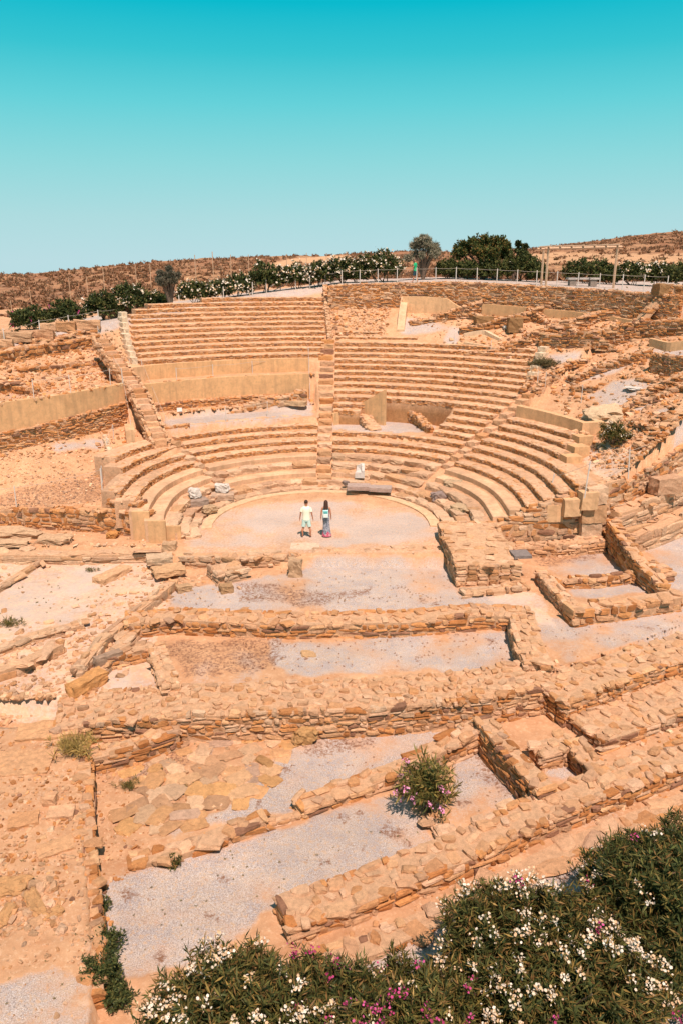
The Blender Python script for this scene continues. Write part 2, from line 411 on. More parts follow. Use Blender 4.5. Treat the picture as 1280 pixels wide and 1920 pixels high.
def box_mesh(mb, c, sz, rz=0, col=(.5, .5, .5), n=4, nz=.03, seed=0):
    g = np.linspace(-1, 1, n+1); V = []; Q = []
    for ax in range(3):
        for sg in (-1, 1):
            b0 = len(V)
            for i in range(n+1):
                for j in range(n+1):
                    p = [0, 0, 0]; p[ax] = sg; p[(ax+1) % 3] = g[i]; p[(ax+2) % 3] = g[j]; V.append(p)
            for i in range(n):
                for j in range(n):
                    a = b0+i*(n+1)+j; f = [a, a+n+1, a+n+2, a+1]; Q.append(f if sg > 0 else f[::-1])
    V = np.array(V, float)*np.array(sz)/2
    if nz:
        sc = 2.0/max(.3, min(sz))
        V += np.stack([fbm(V[:, 0]*1.1+V[:, 2]*.7+seed, V[:, 1]+V[:, 2]*.9, sc, 3, seed+s_) for s_ in (1, 2, 3)], -1)*nz*2
    x = V[:, 0]*math.cos(rz)-V[:, 1]*math.sin(rz); y = V[:, 0]*math.sin(rz)+V[:, 1]*math.cos(rz)
    mb.add(np.c_[x, y, V[:, 2]]+np.array(c), Q, col=col)
def tube(mb, pts, r, k=8, col=(.5, .5, .5), caps=True):
    P = np.asarray(pts, float); n = len(P); r = np.broadcast_to(r, (n,)); T = np.gradient(P, axis=0); T /= np.linalg.norm(T, axis=1)[:, None]+1e-9
    up = np.array([0, 0, 1.]) if abs(T[0, 2]) < .9 else np.array([1., 0, 0])
    A = np.cross(T, up); A /= np.linalg.norm(A, axis=1)[:, None]+1e-9; B = np.cross(T, A)
    a = np.arange(k)/k*2*PI
    V = P[:, None]+r[:, None, None]*(np.cos(a)[None, :, None]*A[:, None]+np.sin(a)[None, :, None]*B[:, None])
    i = np.arange(n-1)[:, None]; j = np.arange(k)[None]; j2 = (j+1) % k
    q = np.stack([i*k+j, (i+1)*k+j, (i+1)*k+j2, i*k+j2], -1).reshape(-1, 4)
    tr = []
    if caps:
        for m_ in range(1, k-1): tr.append((0, m_, m_+1)); o = (n-1)*k; tr.append((o, o+m_+1, o+m_))
    mb.add(V.reshape(-1, 3), q, tr, col=col)

# ---------------------------------------------------------------- ground sheets
def proj(X, Y, Z):
    zc = Y*math.cos(PITCH)+(HC-Z)*math.sin(PITCH); v = -(HC-Z)*math.cos(PITCH)+Y*math.sin(PITCH)
    return 640+F*X/zc, 960-F*v/zc
GRAV = [[(295, 1145), (330, 1105), (480, 1085), (570, 1070), (570, 1042), (625, 1042), (640, 1056), (850, 1045), (862, 1115), (1000, 1118), (1000, 1140), (960, 1140), (600, 1150)],
 [(985, 1130), (1060, 1165), (1290, 1142), (1290, 1210), (1060, 1245), (1010, 1210)], [(500, 1200), (960, 1175), (990, 1240), (800, 1262), (560, 1270), (500, 1250)],
 [(1000, 1050), (1130, 1030), (1200, 1075), (1040, 1085)], [(1065, 1100), (1200, 1085), (1230, 1105), (1080, 1130)], [(1190, 1005), (1290, 1000), (1290, 1140), (1240, 1080)],
 [(-20, 1110), (60, 1060), (240, 1058), (190, 1110), (150, 1180), (60, 1205), (-20, 1200)], [(350, 1000), (420, 952), (600, 938), (700, 945), (790, 965), (845, 1000), (780, 1022), (360, 1028)],
 [(510, 1420), (560, 1385), (700, 1355), (870, 1350), (880, 1362), (720, 1440), (560, 1500), (330, 1570), (300, 1560), (480, 1490)],
 [(200, 1660), (340, 1615), (560, 1540), (740, 1490), (840, 1590), (600, 1680), (500, 1710), (440, 1760), (260, 1850), (190, 1830)],
 [(850, 1425), (900, 1395), (1020, 1500), (900, 1590), (820, 1540)], [(990, 1400), (1060, 1390), (1110, 1450), (1030, 1450)], [(640, 1800), (900, 1680), (1200, 1580), (1290, 1560), (1290, 1930), (700, 1930)],
 [(-20, 1850), (100, 1800), (168, 1840), (180, 1930), (-20, 1930)], [(100, 1385), (200, 1352), (230, 1362), (120, 1400)],
 [(-20, 640), (180, 592), (300, 568), (600, 533), (605, 550), (400, 574), (250, 610), (-20, 672)], [(590, 520), (800, 516), (1290, 528), (1290, 560), (1000, 550), (800, 538), (600, 548)],
 [(300, 780), (580, 752), (590, 780), (430, 797), (320, 815)], [(620, 790), (700, 768), (815, 797), (810, 812), (620, 812)],
 [(1095, 745), (1150, 712), (1260, 705), (1210, 765), (1130, 778)], [(1060, 720), (1150, 672), (1200, 672), (1140, 710)], [(1015, 662), (1120, 655), (1100, 672), (1040, 682)],
 [(1170, 655), (1290, 645), (1290, 670), (1200, 672)], [(1220, 772), (1290, 752), (1290, 800)], [(822, 640), (850, 612), (885, 608), (860, 640), (885, 662), (850, 660)], [(742, 592), (860, 612), (800, 628), (745, 624)],
 [(95, 840), (170, 820), (205, 832), (100, 850)], [(200, 1262), (235, 1250), (240, 1300), (195, 1300)]]
WEED = [[(300, 1200), (540, 1195), (490, 1275), (335, 1275)], [(225, 1255), (300, 1250), (312, 1290), (230, 1295)], [(40, 905), (220, 880), (190, 945), (-20, 965), (-20, 925)], [(980, 1035), (1130, 1030), (1120, 1050), (1000, 1065)],
 [(250, 1430), (330, 1385), (360, 1420), (300, 1500), (210, 1480)], [(880, 1400), (960, 1440), (980, 1500), (900, 1480)], [(1100, 840), (1220, 845), (1180, 880), (1100, 870)], [(430, 1088), (700, 1110), (600, 1140), (450, 1130)], [(560, 1380), (700, 1380), (700, 1420), (560, 1420)]]
PALE = [[(340, 1000), (400, 950), (600, 930), (780, 950), (850, 985), (850, 1045), (350, 1050)], [(950, 1090), (1030, 1120), (1060, 1190), (980, 1170), (900, 1130)], [(-20, 1040), (330, 1040), (300, 1290), (100, 1370), (-20, 1360)], [(1080, 830), (1290, 830), (1180, 905), (1100, 890)]]
def paint(X, Y, Z):
    px, py = proj(X, Y, Z)
    jf = np.clip((24/np.maximum(Y, 1))**1.6, .12, 1); px = px+(fbm(X, Y, .8, 5, 5)*60+fbm(X, Y, 3.5, 3, 25)*30)*jf; py = py+(fbm(X, Y, .8, 5, 8)*34+fbm(X, Y, 3.5, 3, 28)*18)*jf
    def m(L):
        r = np.zeros(X.shape)
        for P_ in L: r = np.maximum(r, inpoly(px, py, P_).astype(float))
        return r
    w = m(WEED)*.52; p = m(PALE)*.55; w = np.maximum(w, np.where(Y < 30, sstep(.07, .15, fbm(X, Y, 1.9, 4, 61))*.55*m(GRAV[8:13]+GRAV[0:3]+GRAV[5:7]), 0)); p = np.where((Rf(X, Y) < 6.2) & (Y > 31.5), p*.86, p); g = m(GRAV)*(.46+.12*np.clip((Y-40)/15, 0, 1))+.10+fbm(X, Y, .55, 5, 31)*np.where(Y > 45, .5, 1.0)+fbm(X, Y, 2.2, 3, 33)*.35
    g = np.where((Z > 7.3) & (Y > 50) & (g < .3), .2, g)
    return np.stack([g, w, p], -1)
def blur(a):
    for _ in range(2):
        a = (np.roll(a, 1, 0)+np.roll(a, -1, 0)+2*a)/4; a = (np.roll(a, 1, 1)+np.roll(a, -1, 1)+2*a)/4
    return a
def gridq(n, m):
    i = np.arange(n-1)[:, None]*m+np.arange(m-1)[None]; return np.stack([i, i+1, i+m+1, i+m], -1).reshape(-1, 4)
ny, nx = 680, 560
ys = 3*np.exp(np.linspace(0, math.log(90/3.), ny)); us = np.linspace(-1, 1, nx)
X = us[None]*(9+.62*ys[:, None]); Y = np.repeat(ys[:, None], nx, 1)
Z = TZ(X, Y)
PC_ = blur(paint(X, Y, Z)); 
rough = np.where(PC_[..., 0] > .4, .35, 1.0)
Z = Z+fbm(X, Y, .5, 4, 2)*.10*rough+fbm(X, Y, 3.1, 4, 3)*.09*rough*np.where(Y > 30, .7, 1)
Z = np.where((Rf(X, Y) < 6.3) & (Y > 31.7), Z*.3, Z)
mb = MB(); mb.add(np.stack([X, Y, Z], -1).reshape(-1, 3), gridq(ny, nx), col=PC_.reshape(-1, 3))
tag(mb.build('ground', GROUND, smooth=True), kind='structure')

# hills behind
SKY_PX = [(-400, 530), (0, 521), (150, 509), (300, 492), (500, 481), (640, 477), (750, 471), (860, 474), (980, 465), (1130, 442), (1280, 424), (1700, 380)]
def ridge_tan(u):     # u = X/Y -> tangent of the skyline above the level of the camera
    px = 640+u*F/1.05; r = np.interp(px, [a for a, b in SKY_PX], [b for a, b in SKY_PX])
    return np.tan(np.arctan((960-r)/F)-PITCH)
nyh, nxh = 260, 420
yh_ = 82*np.exp(np.linspace(0, math.log(900/82.), nyh)); uh = np.linspace(-.95, .95, nxh)
X = uh[None]*yh_[:, None]*1.0; Y = np.repeat(yh_[:, None], nxh, 1); U = np.repeat(uh[None], nyh, 0)
Dr = np.interp(U, [-.6, -.2, .1, .3, .6], [150, 170, 190, 260, 300]); zr_ = HC+ridge_tan(U)*Dr
base = plateau(X*82/Y, np.full_like(Y, 82.))
tt = np.clip((Y-82)/(Dr-82), 0, 1)
Zh = base+(zr_-base)*(tt**1.15)
Zh = np.where(Y > Dr, zr_-(Y-Dr)*.10, Zh)
Zh = Zh+fbm(X, Y, .03, 4, 11)*np.clip((Y-82)/40, 0, 1)*3.0*np.clip((Dr-Y)/60, .15, 1)+fbm(X, Y, .25, 4, 12)*.9*np.clip((Y-82)/10, 0, 1)
Zh -= .05
px, py = proj(X, Y, Zh)
track = inpoly(px+fbm(X, Y, .08, 3, 6)*30, py+fbm(X, Y, .08, 3, 7)*10, [(480, 512), (500, 495), (560, 483), (660, 480), (640, 488), (560, 492), (540, 512)])*1.0
track = np.maximum(track, inpoly(px+fbm(X, Y, .08, 3, 6)*40, py+fbm(X, Y, .08, 3, 7)*10, [(960, 478), (1100, 473), (1290, 476), (1290, 496), (1150, 499), (1000, 496)])*.8)
mb = MB(); mb.add(np.stack([X, Y, Zh], -1).reshape(-1, 3), gridq(nyh, nxh), col=np.stack([track, track*0, track*0], -1).reshape(-1, 3))
tag(mb.build('hills', HILL, smooth=True), kind='structure')
def hz(x, y):
    u = x/y; d = np.interp(u, [-.6, -.2, .1, .3, .6], [150, 170, 190, 260, 300]); zr1 = HC+ridge_tan(u)*d; b0 = plateau(u*82, np.full_like(np.asarray(y, float), 82.)); t1 = np.clip((y-82)/(d-82), 0, 1)
    return np.where(y > 82, b0+(zr1-b0)*t1**1.15+fbm(x, y, .03, 4, 11)*np.clip((y-82)/40, 0, 1)*3.0*np.clip((d-y)/60, .15, 1), plateau(x, y))
# low scrub on the hills: nobody could count it
n = 12000; r0 = np.random.default_rng(3)
yy = 74+(r0.random(n)**1.3)*215; xx = (r0.random(n)*1.3-.62)*yy; dd = np.interp(xx/yy, [-.6, -.2, .1, .3, .6], [150, 170, 190, 260, 300])
k = (yy < dd*1.0); xx, yy = xx[k], yy[k]; zz = hz(xx, yy); p_, q_ = proj(xx, yy, zz)
inside = inpoly(p_, q_, [(480, 515), (500, 494), (560, 481), (665, 478), (640, 490), (560, 494), (545, 515)]) | (inpoly(p_, q_, [(960, 476), (1290, 474), (1290, 497), (1000, 497)]) & (r0.random(len(xx)) < .8))
k = ~inside & (fbm(xx, yy, .06, 3, 21) > -.13); xx, yy, zz = xx[k], yy[k], zz[k]; n = len(xx)
PS = np.array([(.26, .125, .065), (.31, .15, .075), (.36, .18, .095), (.22, .13, .065), (.32, .18, .11)])
mb = MB(); sz = r0.uniform(.2, .75, n)*(.6+.4*yy/150)
for rep in range(2):
    stones(mb, np.c_[xx+r0.normal(0, .35, n)*sz, yy+r0.normal(0, .35, n)*sz, zz+.05*sz], np.c_[sz*.5, sz*.5, sz*.32]*r0.uniform(.6, 1.1, (n, 1)), r0.uniform(0, PI, n), pick(PS, n, r0, .2), .2, r=r0)
SCR = (np.repeat(np.c_[xx, yy, zz+.3*sz], 3, 0), np.repeat(sz, 3), mb)

# ---------------------------------------------------------------- the theatre
TH = empty('stone_theatre', (CX, CY, 0), 'ancient semicircular theatre of ochre stone seat rows rising round the orchestra floor', 'amphitheatre')
def apos(R, u):
    u = np.asarray(u, float); a = np.radians(np.clip(u, -125, 90)); ext = np.maximum(u-90, 0)*.1
    fac = 1-.075*np.clip((-u-45)/45, 0, 1)*np.clip((R-6.2)/1.5, 0, 1)*np.clip((13.5-R)/2, 0, 1)
    return CX+R*np.sin(a)*fac, CY+R*np.cos(a)-ext, -np.clip(u, -125, 90)
def seat_row(k, u0, u1, kind='masonry', R0=None, R1=None, z=None, zb=None, seed=0, jag=0):
    r = np.random.default_rng(k*31+int(abs(u0)*7)+seed)
    R0 = RR(k) if R0 is None else R0; R1 = RR(k+1)+.22 if R1 is None else R1; z = ZZ(k) if z is None else z; zb = z-.5 if zb is None else zb
    step = math.degrees(.22/R0); n = max(4, int((u1-u0)/step)); u = np.linspace(u0, u1, n); R0 = R0+r.normal(0, .02)*(k > 4); z = z+r.normal(0, .012)*(k > 4)
    mb = MB(); amp = {'plaster': .012, 'masonry': .03, 'rough': .07}[kind]*(1.5 if kind == 'masonry' else 1)
    prof = [(R0, zb), (R0, (zb+z)/2), (R0+.0, z-.03), (R0+.05, z), (R0+(R1-R0)*.35, z+.005), (R0+(R1-R0)*.7, z), (R1, z), (R1, zb)]
    V = []
    for (Rr, zz_) in prof:
        x, y, _ = apos(Rr, u); nz_ = fbm(x*1.5, y*1.5+zz_*3, 1.6, 3, k)*2*amp; nR = fbm(x*1.5+9, y*1.5+zz_*5, 1.6, 3, k+5)*2*amp
        x, y, _ = apos(Rr+nR, u); V.append(np.stack([x, y, zz_+(nz_ if zz_ > zb else 0)+0*x], -1))
    V = np.stack(V, 1); kk = V.shape[1]
    pal = {'plaster': np.array([(.67, .41, .25)]), 'masonry': np.array([(.66, .40, .245)]), 'rough': np.array([(.62, .38, .235)])}[kind]
    C = np.tile(pal[0], (n, kk, 1)); 
    if kind == 'masonry': C[:, :2] = (.40, .20, .09)
    C = C*(1+fbm(V[..., 0], V[..., 1], .9, 4, k)[..., None]*.7)*r.uniform(.93, 1.05)
    i = np.arange(n-1)[:, None]; j = np.arange(kk-1)[None]
    q = np.stack([i*kk+j, i*kk+j+1, (i+1)*kk+j+1, (i+1)*kk+j], -1).reshape(-1, 4)
    tr = [(e*kk, e*kk+m, e*kk+m+1) for e in (0, n-1) for m in range(1, kk-1)]
    mb.add(V.reshape(-1, 3), q, tr, col=C.reshape(-1, 3))
    arc = math.radians(u1-u0)*R0
    def scatter(Roff, zc, w, sz, palx, tl=.05, sp=1.0, big=False):
        m = max(1, int(arc/(w*sp))); e = np.cumsum(r.uniform(.5, 1.5, m)); e = np.r_[0, e]/e[-1]; c = (e[1:]+e[:-1])/2; wd = (e[1:]-e[:-1])*arc
        uu = u0+(u1-u0)*c; x, y, an = apos(R0+Roff+r.normal(0, .008, m), uu)
        stones(mb, np.c_[x, y, np.full(m, zc)+r.normal(0, .008, m)], np.c_[wd*.48, np.full(m, sz[0]), np.full(m, sz[1])*r.uniform(.8, 1.1, m)], np.radians(an), pick(palx, m, r), tl, big, r)
    if kind == 'masonry':
        scatter(.07, z-.045, .34, (.11, .035), np.r_[PALW, PAL[:3]], .03)
        scatter(.06, z-.125, .20, (.09, .045), PAL); scatter(.06, z-.205, .17, (.09, .040), PAL); scatter(.06, z-.285, .19, (.09, .045), PAL)
        # worn paving of the tread
        m = int(arc/.36)
        for off in (.28, .55):
            uu = u0+(u1-u0)*(np.arange(m)+r.uniform(.2, .8, m))/m; x, y, an = apos(R0+off+r.normal(0, .04, m), uu)
            stones(mb, np.c_[x, y, np.full(m, z-.03)], np.c_[r.uniform(.10, .20, m), r.uniform(.08, .15, m), r.uniform(.03, .05, m)], np.radians(an)+r.normal(0, .3, m), pick(PALW, m, r, .05), .03, r=r)
    elif kind == 'rough':
        m = max(1, int(arc/.95)); e = np.cumsum(r.uniform(.6, 1.5, m)); e = np.r_[0, e]/e[-1]; c = (e[1:]+e[:-1])/2; wd = (e[1:]-e[:-1])*arc
        uu = u0+(u1-u0)*c; x, y, an = apos(R0+.27+r.normal(0, .03, m), uu)
        stones(mb, np.c_[x, y, z-.13+r.normal(0, .02, m)], np.c_[wd*.49, r.uniform(.28, .34, m), r.uniform(.16, .21, m)], np.radians(an)+r.normal(0, .02, m), pick(PALG, m, r), .025, True, r)
    o = mb.build('seat_row', STONE if kind != 'plaster' else PLASTER, TH); return o
def lim(k, m): return math.degrees(m/RR(k))
seat_row(0, -110, 104, 'rough', R0=5.95, R1=6.75, z=.13, zb=-.1)
seat_row(1, -108, 100, 'rough')
KL = {2: 'plaster', 3: 'rough', 4: 'plaster'}
KR = {2: 'rough', 3: 'rough', 4: 'rough'}
for k in range(2, 10):                                   # inner wedge left of the middle stairs
    seat_row(k, -47, -lim(k, .46), KL.get(k, 'masonry'), zb=ZZ(k)-.5)
seat_row(2, -106, -50, 'rough', zb=-.15); seat_row(3, -106, -50, 'plaster', zb=-.15); seat_row(4, -102, -50, 'plaster', zb=-.15)
for k, a in ((5, -98), (6, -95), (7, -78), (8, -74)): seat_row(k, a, -50, 'masonry', zb=.3)
for k in range(2, 8): seat_row(k, lim(k, .46), 46, KR.get(k, 'masonry'))
seat_row(11, lim(11, .46), 12.5, 'masonry', zb=ZZ(7)-.2); seat_row(10, lim(10, .46), 9.5, 'masonry', zb=ZZ(7)-.2)
for k in range(8, 12): seat_row(k, 33.5+(k-8)*.3, 46, 'masonry')
seat_row(12, lim(12, .55), 46.3, 'masonry', zb=ZZ(7)-.2)
for k in range(13, 18): seat_row(k, lim(k, .55), 46.3, 'masonry')
for k in range(18, 22): seat_row(k, lim(k, .55), 43-(k-18)*.9, 'masonry')
seat_row(22, lim(22, .6), 17, 'masonry'); seat_row(23, lim(23, .6), 10, 'masonry')
seat_row(2, 50, 104, 'rough')
for k in (3, 4): seat_row(k, 50, 108, 'plaster', zb=-.2)
for k in (5, 6, 7, 8): seat_row(k, 50, 109, 'masonry', zb=-.2)
for k, b in ((9, 77), (10, 74), (11, 71)): seat_row(k, 50, b, 'masonry')
for k in range(19, 31):
    seat_row(k, {28: -32.0, 29: -29.5, 30: -20.5}.get(k, -38.2+(k-19)*.6), -lim(k, .25), 'masonry')
def radial_stair(u, ka, kb, w, pal, rough=.03, skew=0):
    r = np.random.default_rng(int(abs(u)*10)+ka); mb = MB()
    for k in range(ka, kb+1):
        Rm = RR(k)-.02; x, y, an = apos(Rm, u+skew*k); ww = w*r.uniform(.92, 1.08)
        box_mesh(mb, (float(x)+r.normal(0, .05), float(y)+r.normal(0, .03), ZZ(k)-.17-.25+r.normal(0, .03)), (ww, .80, .5), math.radians(float(an))+r.normal(0, .04), pick(pal, 1, r)[0], n=5, nz=rough, seed=k)
    return mb.build('staircase', STONE, TH)
radial_stair(0, 1, 11, .80, np.r_[PALG, PALW], .085); radial_stair(0, 12, 22, .96, np.r_[PALW, PAL], .06)
radial_stair(48.2, 5, 18, .62, PALW, .05); radial_stair(-48.5, 2, 8, .62, PALG, .09)
# thin broken stub wall carrying on up beside the upper left rows
L = [(CX+.15, CY+RR(22), ZZ(21), ZZ(22)+.1), (CX-.05, CY+RR(26), ZZ(25)-.3, ZZ(26)+.1), (CX-.3, CY+RR(31), ZZ(29), 10.5)]
mb = MB(); masonry(mb, L, .4, sw=.25, sh=.12, pal=PALW, seed=3); mb.build('stair_edge', STONE, TH)
# plaster ends of the right rows
def end_blocks(spec, col=(.66, .39, .20)):
    mb = MB()
    for (k, u, w) in spec:
        x, y, an = apos(RR(k)+.42, u); box_mesh(mb, (float(x), float(y), ZZ(k)-.35), (w, .86, .74), math.radians(float(an)), col, n=5, nz=.02, seed=k)
    return mb.build('end_block', PLASTER, TH)
end_blocks([(9, 79.5, .75)]); end_blocks([(10, 76.5, .8)]); end_blocks([(11, 73, .7)])
for k in (4, 5, 6, 7, 8):
    x, y, an = apos(RR(k)+.35, 110.5+2*(k > 6)); mb = MB(); box_mesh(mb, (float(x)+.1, float(y)-.02, ZZ(k)-.62), (.80, .62, .8), .02*k, (.66, .40, .22) if k != 4 else (.52, .40, .28), n=6, nz=.03, seed=k); mb.build('end_block', PLASTER if k != 4 else STONE, TH)
for (k, ua) in ((4, -102.5), (3, -106.5), (2, -106.5)):
    x, y, an = apos(RR(k)+.37, ua); mb = MB(); box_mesh(mb, (float(x), float(y)-.02, ZZ(k)/2-.12), (.80, .14, ZZ(k)+.25), 0, (.66, .39, .20), n=5, nz=.012, seed=k); mb.build('end_block', PLASTER, TH)
# jagged white plaster edge at the right end of rows 17..21 and left end of the upper left block
def edge_strip(u, ka, kb, w, du=0, col=(.72, .56, .40)):
    mb = MB()
    for k in range(ka, kb+1):
        x, y, an = apos(RR(k)+.4, u+du*(k-ka)); box_mesh(mb, (float(x), float(y), ZZ(k)-.10), (w, .84, .62), math.radians(float(an)), col, n=4, nz=.06, seed=k+int(u))
    return mb.build('edge_wall', PLASTER, TH)
edge_strip(44.6, 17, 21, .55, -.75); edge_strip(-39.2, 19, 27, .42, .6)
# diazoma walls, plastered, in the left half
def arc_line(R, u0, u1, z0, z1a, z1b, step=2):
    u = np.arange(u0, u1+.01, step); x, y, _ = apos(R, u); return np.c_[x, y, np.full(len(u), z0), np.interp(u, [u0, u1], [z1a, z1b])]
mb = MB(); plaster_prism(mb, arc_line(16.9, -46, -3, 3.4, 4.98, 5.05), .35, (.68, .40, .20)); w1 = mb.build('plaster_wall', PLASTER)
tag(w1, 'long smooth tan plaster wall above the grey gravel terrace left of the middle stairs', 'wall')
mb = MB(); masonry(mb, arc_line(16.55, -45.5, -10, 2.8, 3.75, 3.7), .5, sw=.28, sh=.11, seed=41, pal=PAL)
tag(mb.build('ruined_wall', STONE), 'low dark masonry footing under the long plaster wall of the left gravel terrace', 'wall')
mb = MB(); plaster_prism(mb, arc_line(18.75, -40, -3, 4.7, ZZ(18)+.12, ZZ(18)+.12), .3, (.68, .40, .20)); tag(mb.build('plaster_wall', PLASTER), 'smooth plaster wall directly below the lowest row of the upper left seats', 'wall')
mb = MB(); x, y, an = apos(18.9, -42); box_mesh(mb, (float(x), float(y), 4.9), (1.6, 1.5, 2.0), math.radians(float(an)), (.68, .42, .24), n=6, nz=.02); tag(mb.build('plaster_block', PLASTER), 'square plastered block between the narrow left staircase and the upper seats', 'masonry block')

# ---------------------------------------------------------------- walls of the stage building and the rooms in front
ORW = []
def wall_xy(label, L, th, cat='wall', name='ruined_wall', group=None, **kw):
    WSEED[0] += 1; mb = MB(); masonry(mb, L, th, seed=WSEED[0], **kw); return tag(mb.build(name, STONE), label, cat, group)
def wpx(pxs, z, h0, h1=None):            # pixel line on level z (centre line of the top) -> list with z0, z1
    return [(*at(p[0], p[1], (p[3] if len(p) > 3 else z)), h0, (p[2] if len(p) > 2 else z)) for p in pxs]
# wall under the front edge of the orchestra, in two stretches with a gap
wall_xy('low rough wall under the front edge of the orchestra, left stretch behind the small stump', wpx([(352, 1040), (450, 1043), (560, 1036)], .02, -.6), .55, sw=.45, sh=.19, pal=PALG, rag=.03)
wall_xy('low rough wall under the front edge of the orchestra, right stretch in front of the couple', wpx([(588, 1031), (700, 1031), (790, 1027), (852, 1025)], .02, -.6), .6, sw=.45, sh=.2, pal=PALG, rag=.04)
mb = MB(); box_mesh(mb, (*at(572, 1032, -.2), -.2), (1.3, .9, .42), 0, (.66, .50, .36), nz=.02); tag(mb.build('stone_step', STONE), 'pale flat threshold block in the gap of the orchestra front wall', 'step')
def rock(label, px, py, sz, rz=0, col=None, z=None, cat='stone block', name='stone_block', group=None, n=6, nz=.05, matr=None, lift=0):
    x, y, zz_ = pt(px, py) if z is None else (*at(px, py, z), z)
    mb = MB(); box_mesh(mb, (x, y, zz_+sz[2]/2-.04+lift), sz, math.radians(rz), (lambda c_: (c_[0]*1.04, c_[1]*.95, c_[2]*.86))(col or tuple(pick(PALG, 1)[0])), n=n, nz=nz, seed=int(px)); return tag(mb.build(name, matr or STONE, smooth=False), label, cat, group)
def boulder(label, px, py, sz, rz=0, col=None, z=None, cat='boulder', name='boulder', group=None, lift=0):
    x, y, zz_ = pt(px, py) if z is None else (*at(px, py, z), z)
    mb = MB(); r = np.random.default_rng(int(px*3+py)); V, Q = rock_template(7, r)
    V = V*(1+fbm(V[:, 0]*1.5+V[:, 2], V[:, 1]*1.5-V[:, 2], 1.4, 4, int(px))[:, None]*.5)*np.array(sz)/2; a = math.radians(rz)
    V = np.stack([V[:, 0]*math.cos(a)-V[:, 1]*math.sin(a), V[:, 0]*math.sin(a)+V[:, 1]*math.cos(a), V[:, 2]], 1)+np.array([x, y, zz_+sz[2]/2-.05+lift])
    mb.add(V, Q, col=col or tuple(pick(PAL, 1)[0])); return tag(mb.build(name, STONE), label, cat, group)
rock('rough upright stump of two stacked blocks before the orchestra front wall', 554, 1079, (.55, .55, .75), 0, (.47, .33, .22), nz=.1)
wall_xy('squat rubble buttress against the orchestra front wall near its left end', wpx([(400, 1070), (452, 1060)], -.05, -.6), 1.3, sw=.5, sh=.2, pal=PALG, rag=.08)
rock('dark broken block leaning beside the rubble buttress', 425, 1110, (.5, .4, .35), 20, (.40, .26, .15), nz=.08)
# paved platform right of the stage
wall_xy('solid paved stone platform right of the stage, its dark left side in shade', [(5.85, 34.2, -.6, .75), (5.9, 32.2, -.6, .65), (6.05, 29.6, -.6, .45)], 2.75, sw=.4, sh=.17, pal=PALW, topw=.55, rag=.02, topflat=.012)
wall_xy('low rubble footing along the front of the paved platform', wpx([(868, 1108), (985, 1096)], -.3, -.65), .6, sw=.4, sh=.17, pal=PALG, rag=.04)
rock('single grey square slab lying on the paved platform', 975, 1040, (.75, .75, .12), 5, (.25, .22, .22), z=.55, nz=.01, n=3)
# parodos walls
wall_xy('tall masonry parodos wall below the right seat ends', [(6.0, 33.75, -.6, .35), (7.6, 33.7, -.6, 1.0), (9.2, 33.85, -.6, 1.75), (10.6, 34.1, -.6, 2.25), (12.4, 34.7, -.6, 2.6), (13.2, 35.4, -.6, 2.6)], .6, sw=.42, sh=.22, rag=.05, pal=np.r_[PAL, PALG])
wall_xy('low masonry bench wall along the foot of the right parodos wall', [(6.9, 33.0, -.6, -.0), (9.5, 33.1, -.6, .1), (12.0, 33.6, -.6, .15)], .7, sw=.4, sh=.15, rag=.03, pal=PALW)
wall_xy('long ochre masonry wall running up to the right edge beyond the parodos', [(13.4, 35.6, -.6, 2.3), (15.0, 37.0, -.2, 2.7), (17.5, 39.3, .6, 3.3), (20.5, 42.2, 1.2, 4.0)], .7, sw=.42, sh=.2, rag=.06, pal=np.r_[PAL, PALG])
wall_xy('stepped wall of big squared blocks below the long ochre wall at the right edge', [(12.7, 34.4, -.6, 1.2), (14.4, 35.4, -.6, 1.35), (16.5, 37.3, -.5, 1.7), (19.0, 39.8, 0, 2.4)], .9, sw=.9, sh=.42, rag=.05, pal=PALG, big=True)
wall_xy('lowest course of long flat blocks under the stepped wall at the right edge', [(13.3, 33.5, -.6, .35), (15.2, 34.9, -.6, .45), (17.5, 36.8, -.6, .7), (20, 39, -.6, 1.1)], .8, sw=1.1, sh=.36, rag=.03, pal=PALG, big=True)
for q, (a, b, s_, l_) in enumerate([(1128, 942, (1.0, .8, .8), 'big pale squared block set in the top of the right parodos wall'), (1118, 972, (1.2, .8, .8), 'big pale squared block in the middle of the right parodos wall'), (1108, 998, (1.0, .7, .75), 'rounded big block in the lower part of the right parodos wall'), (1245, 905, (1.5, .7, .8), 'large block at the right edge on top of the stepped wall')]):
    x, y = at(a, b, [2.1, 1.25, .45, 2.0][q]); y = float(np.interp(x, [6, 9.2, 10.6, 12.4, 13.2, 15, 17.5], [33.6, 33.7, 33.95, 34.5, 35.1, 36.2, 38.2])) if q < 3 else y; mb = MB(); box_mesh(mb, (x, y-.15, [2.1, 1.25, .45, 1.95][q]), s_, math.radians(12+10*(q == 3)), tuple(pick(PALG, 1)[0]), n=6, nz=.07, seed=q); tag(mb.build('stone_block', STONE), l_, 'stone block')
wall_xy('long parodos wall of squared ochre stones left of the seats', [(-30, 36.2, -.2, .9), (-17, 35.9, -.2, .85), (-13, 35.6, -.2, .95), (-10.4, 34.9, -.2, 1.2), (-8.9, 34.4, -.2, 1.2)], .55, sw=.34, sh=.19, rag=.05)
wall_xy('masonry pier closing the left seat ends beside the plaster blocks', [(-10.9, 35.4, -.1, 1.6), (-9.7, 35.0, -.1, 1.6), (-9.4, 34.95, -.1, 1.5)], .9, sw=.3, sh=.16, rag=.04)
wall_xy('flat kerb of grey rough blocks along the front of the left passage', wpx([(-60, 1032), (120, 1036), (240, 1033), (330, 1030)], -.05, -.6), .8, sw=.9, sh=.3, pal=PALG, rag=.04, big=True)
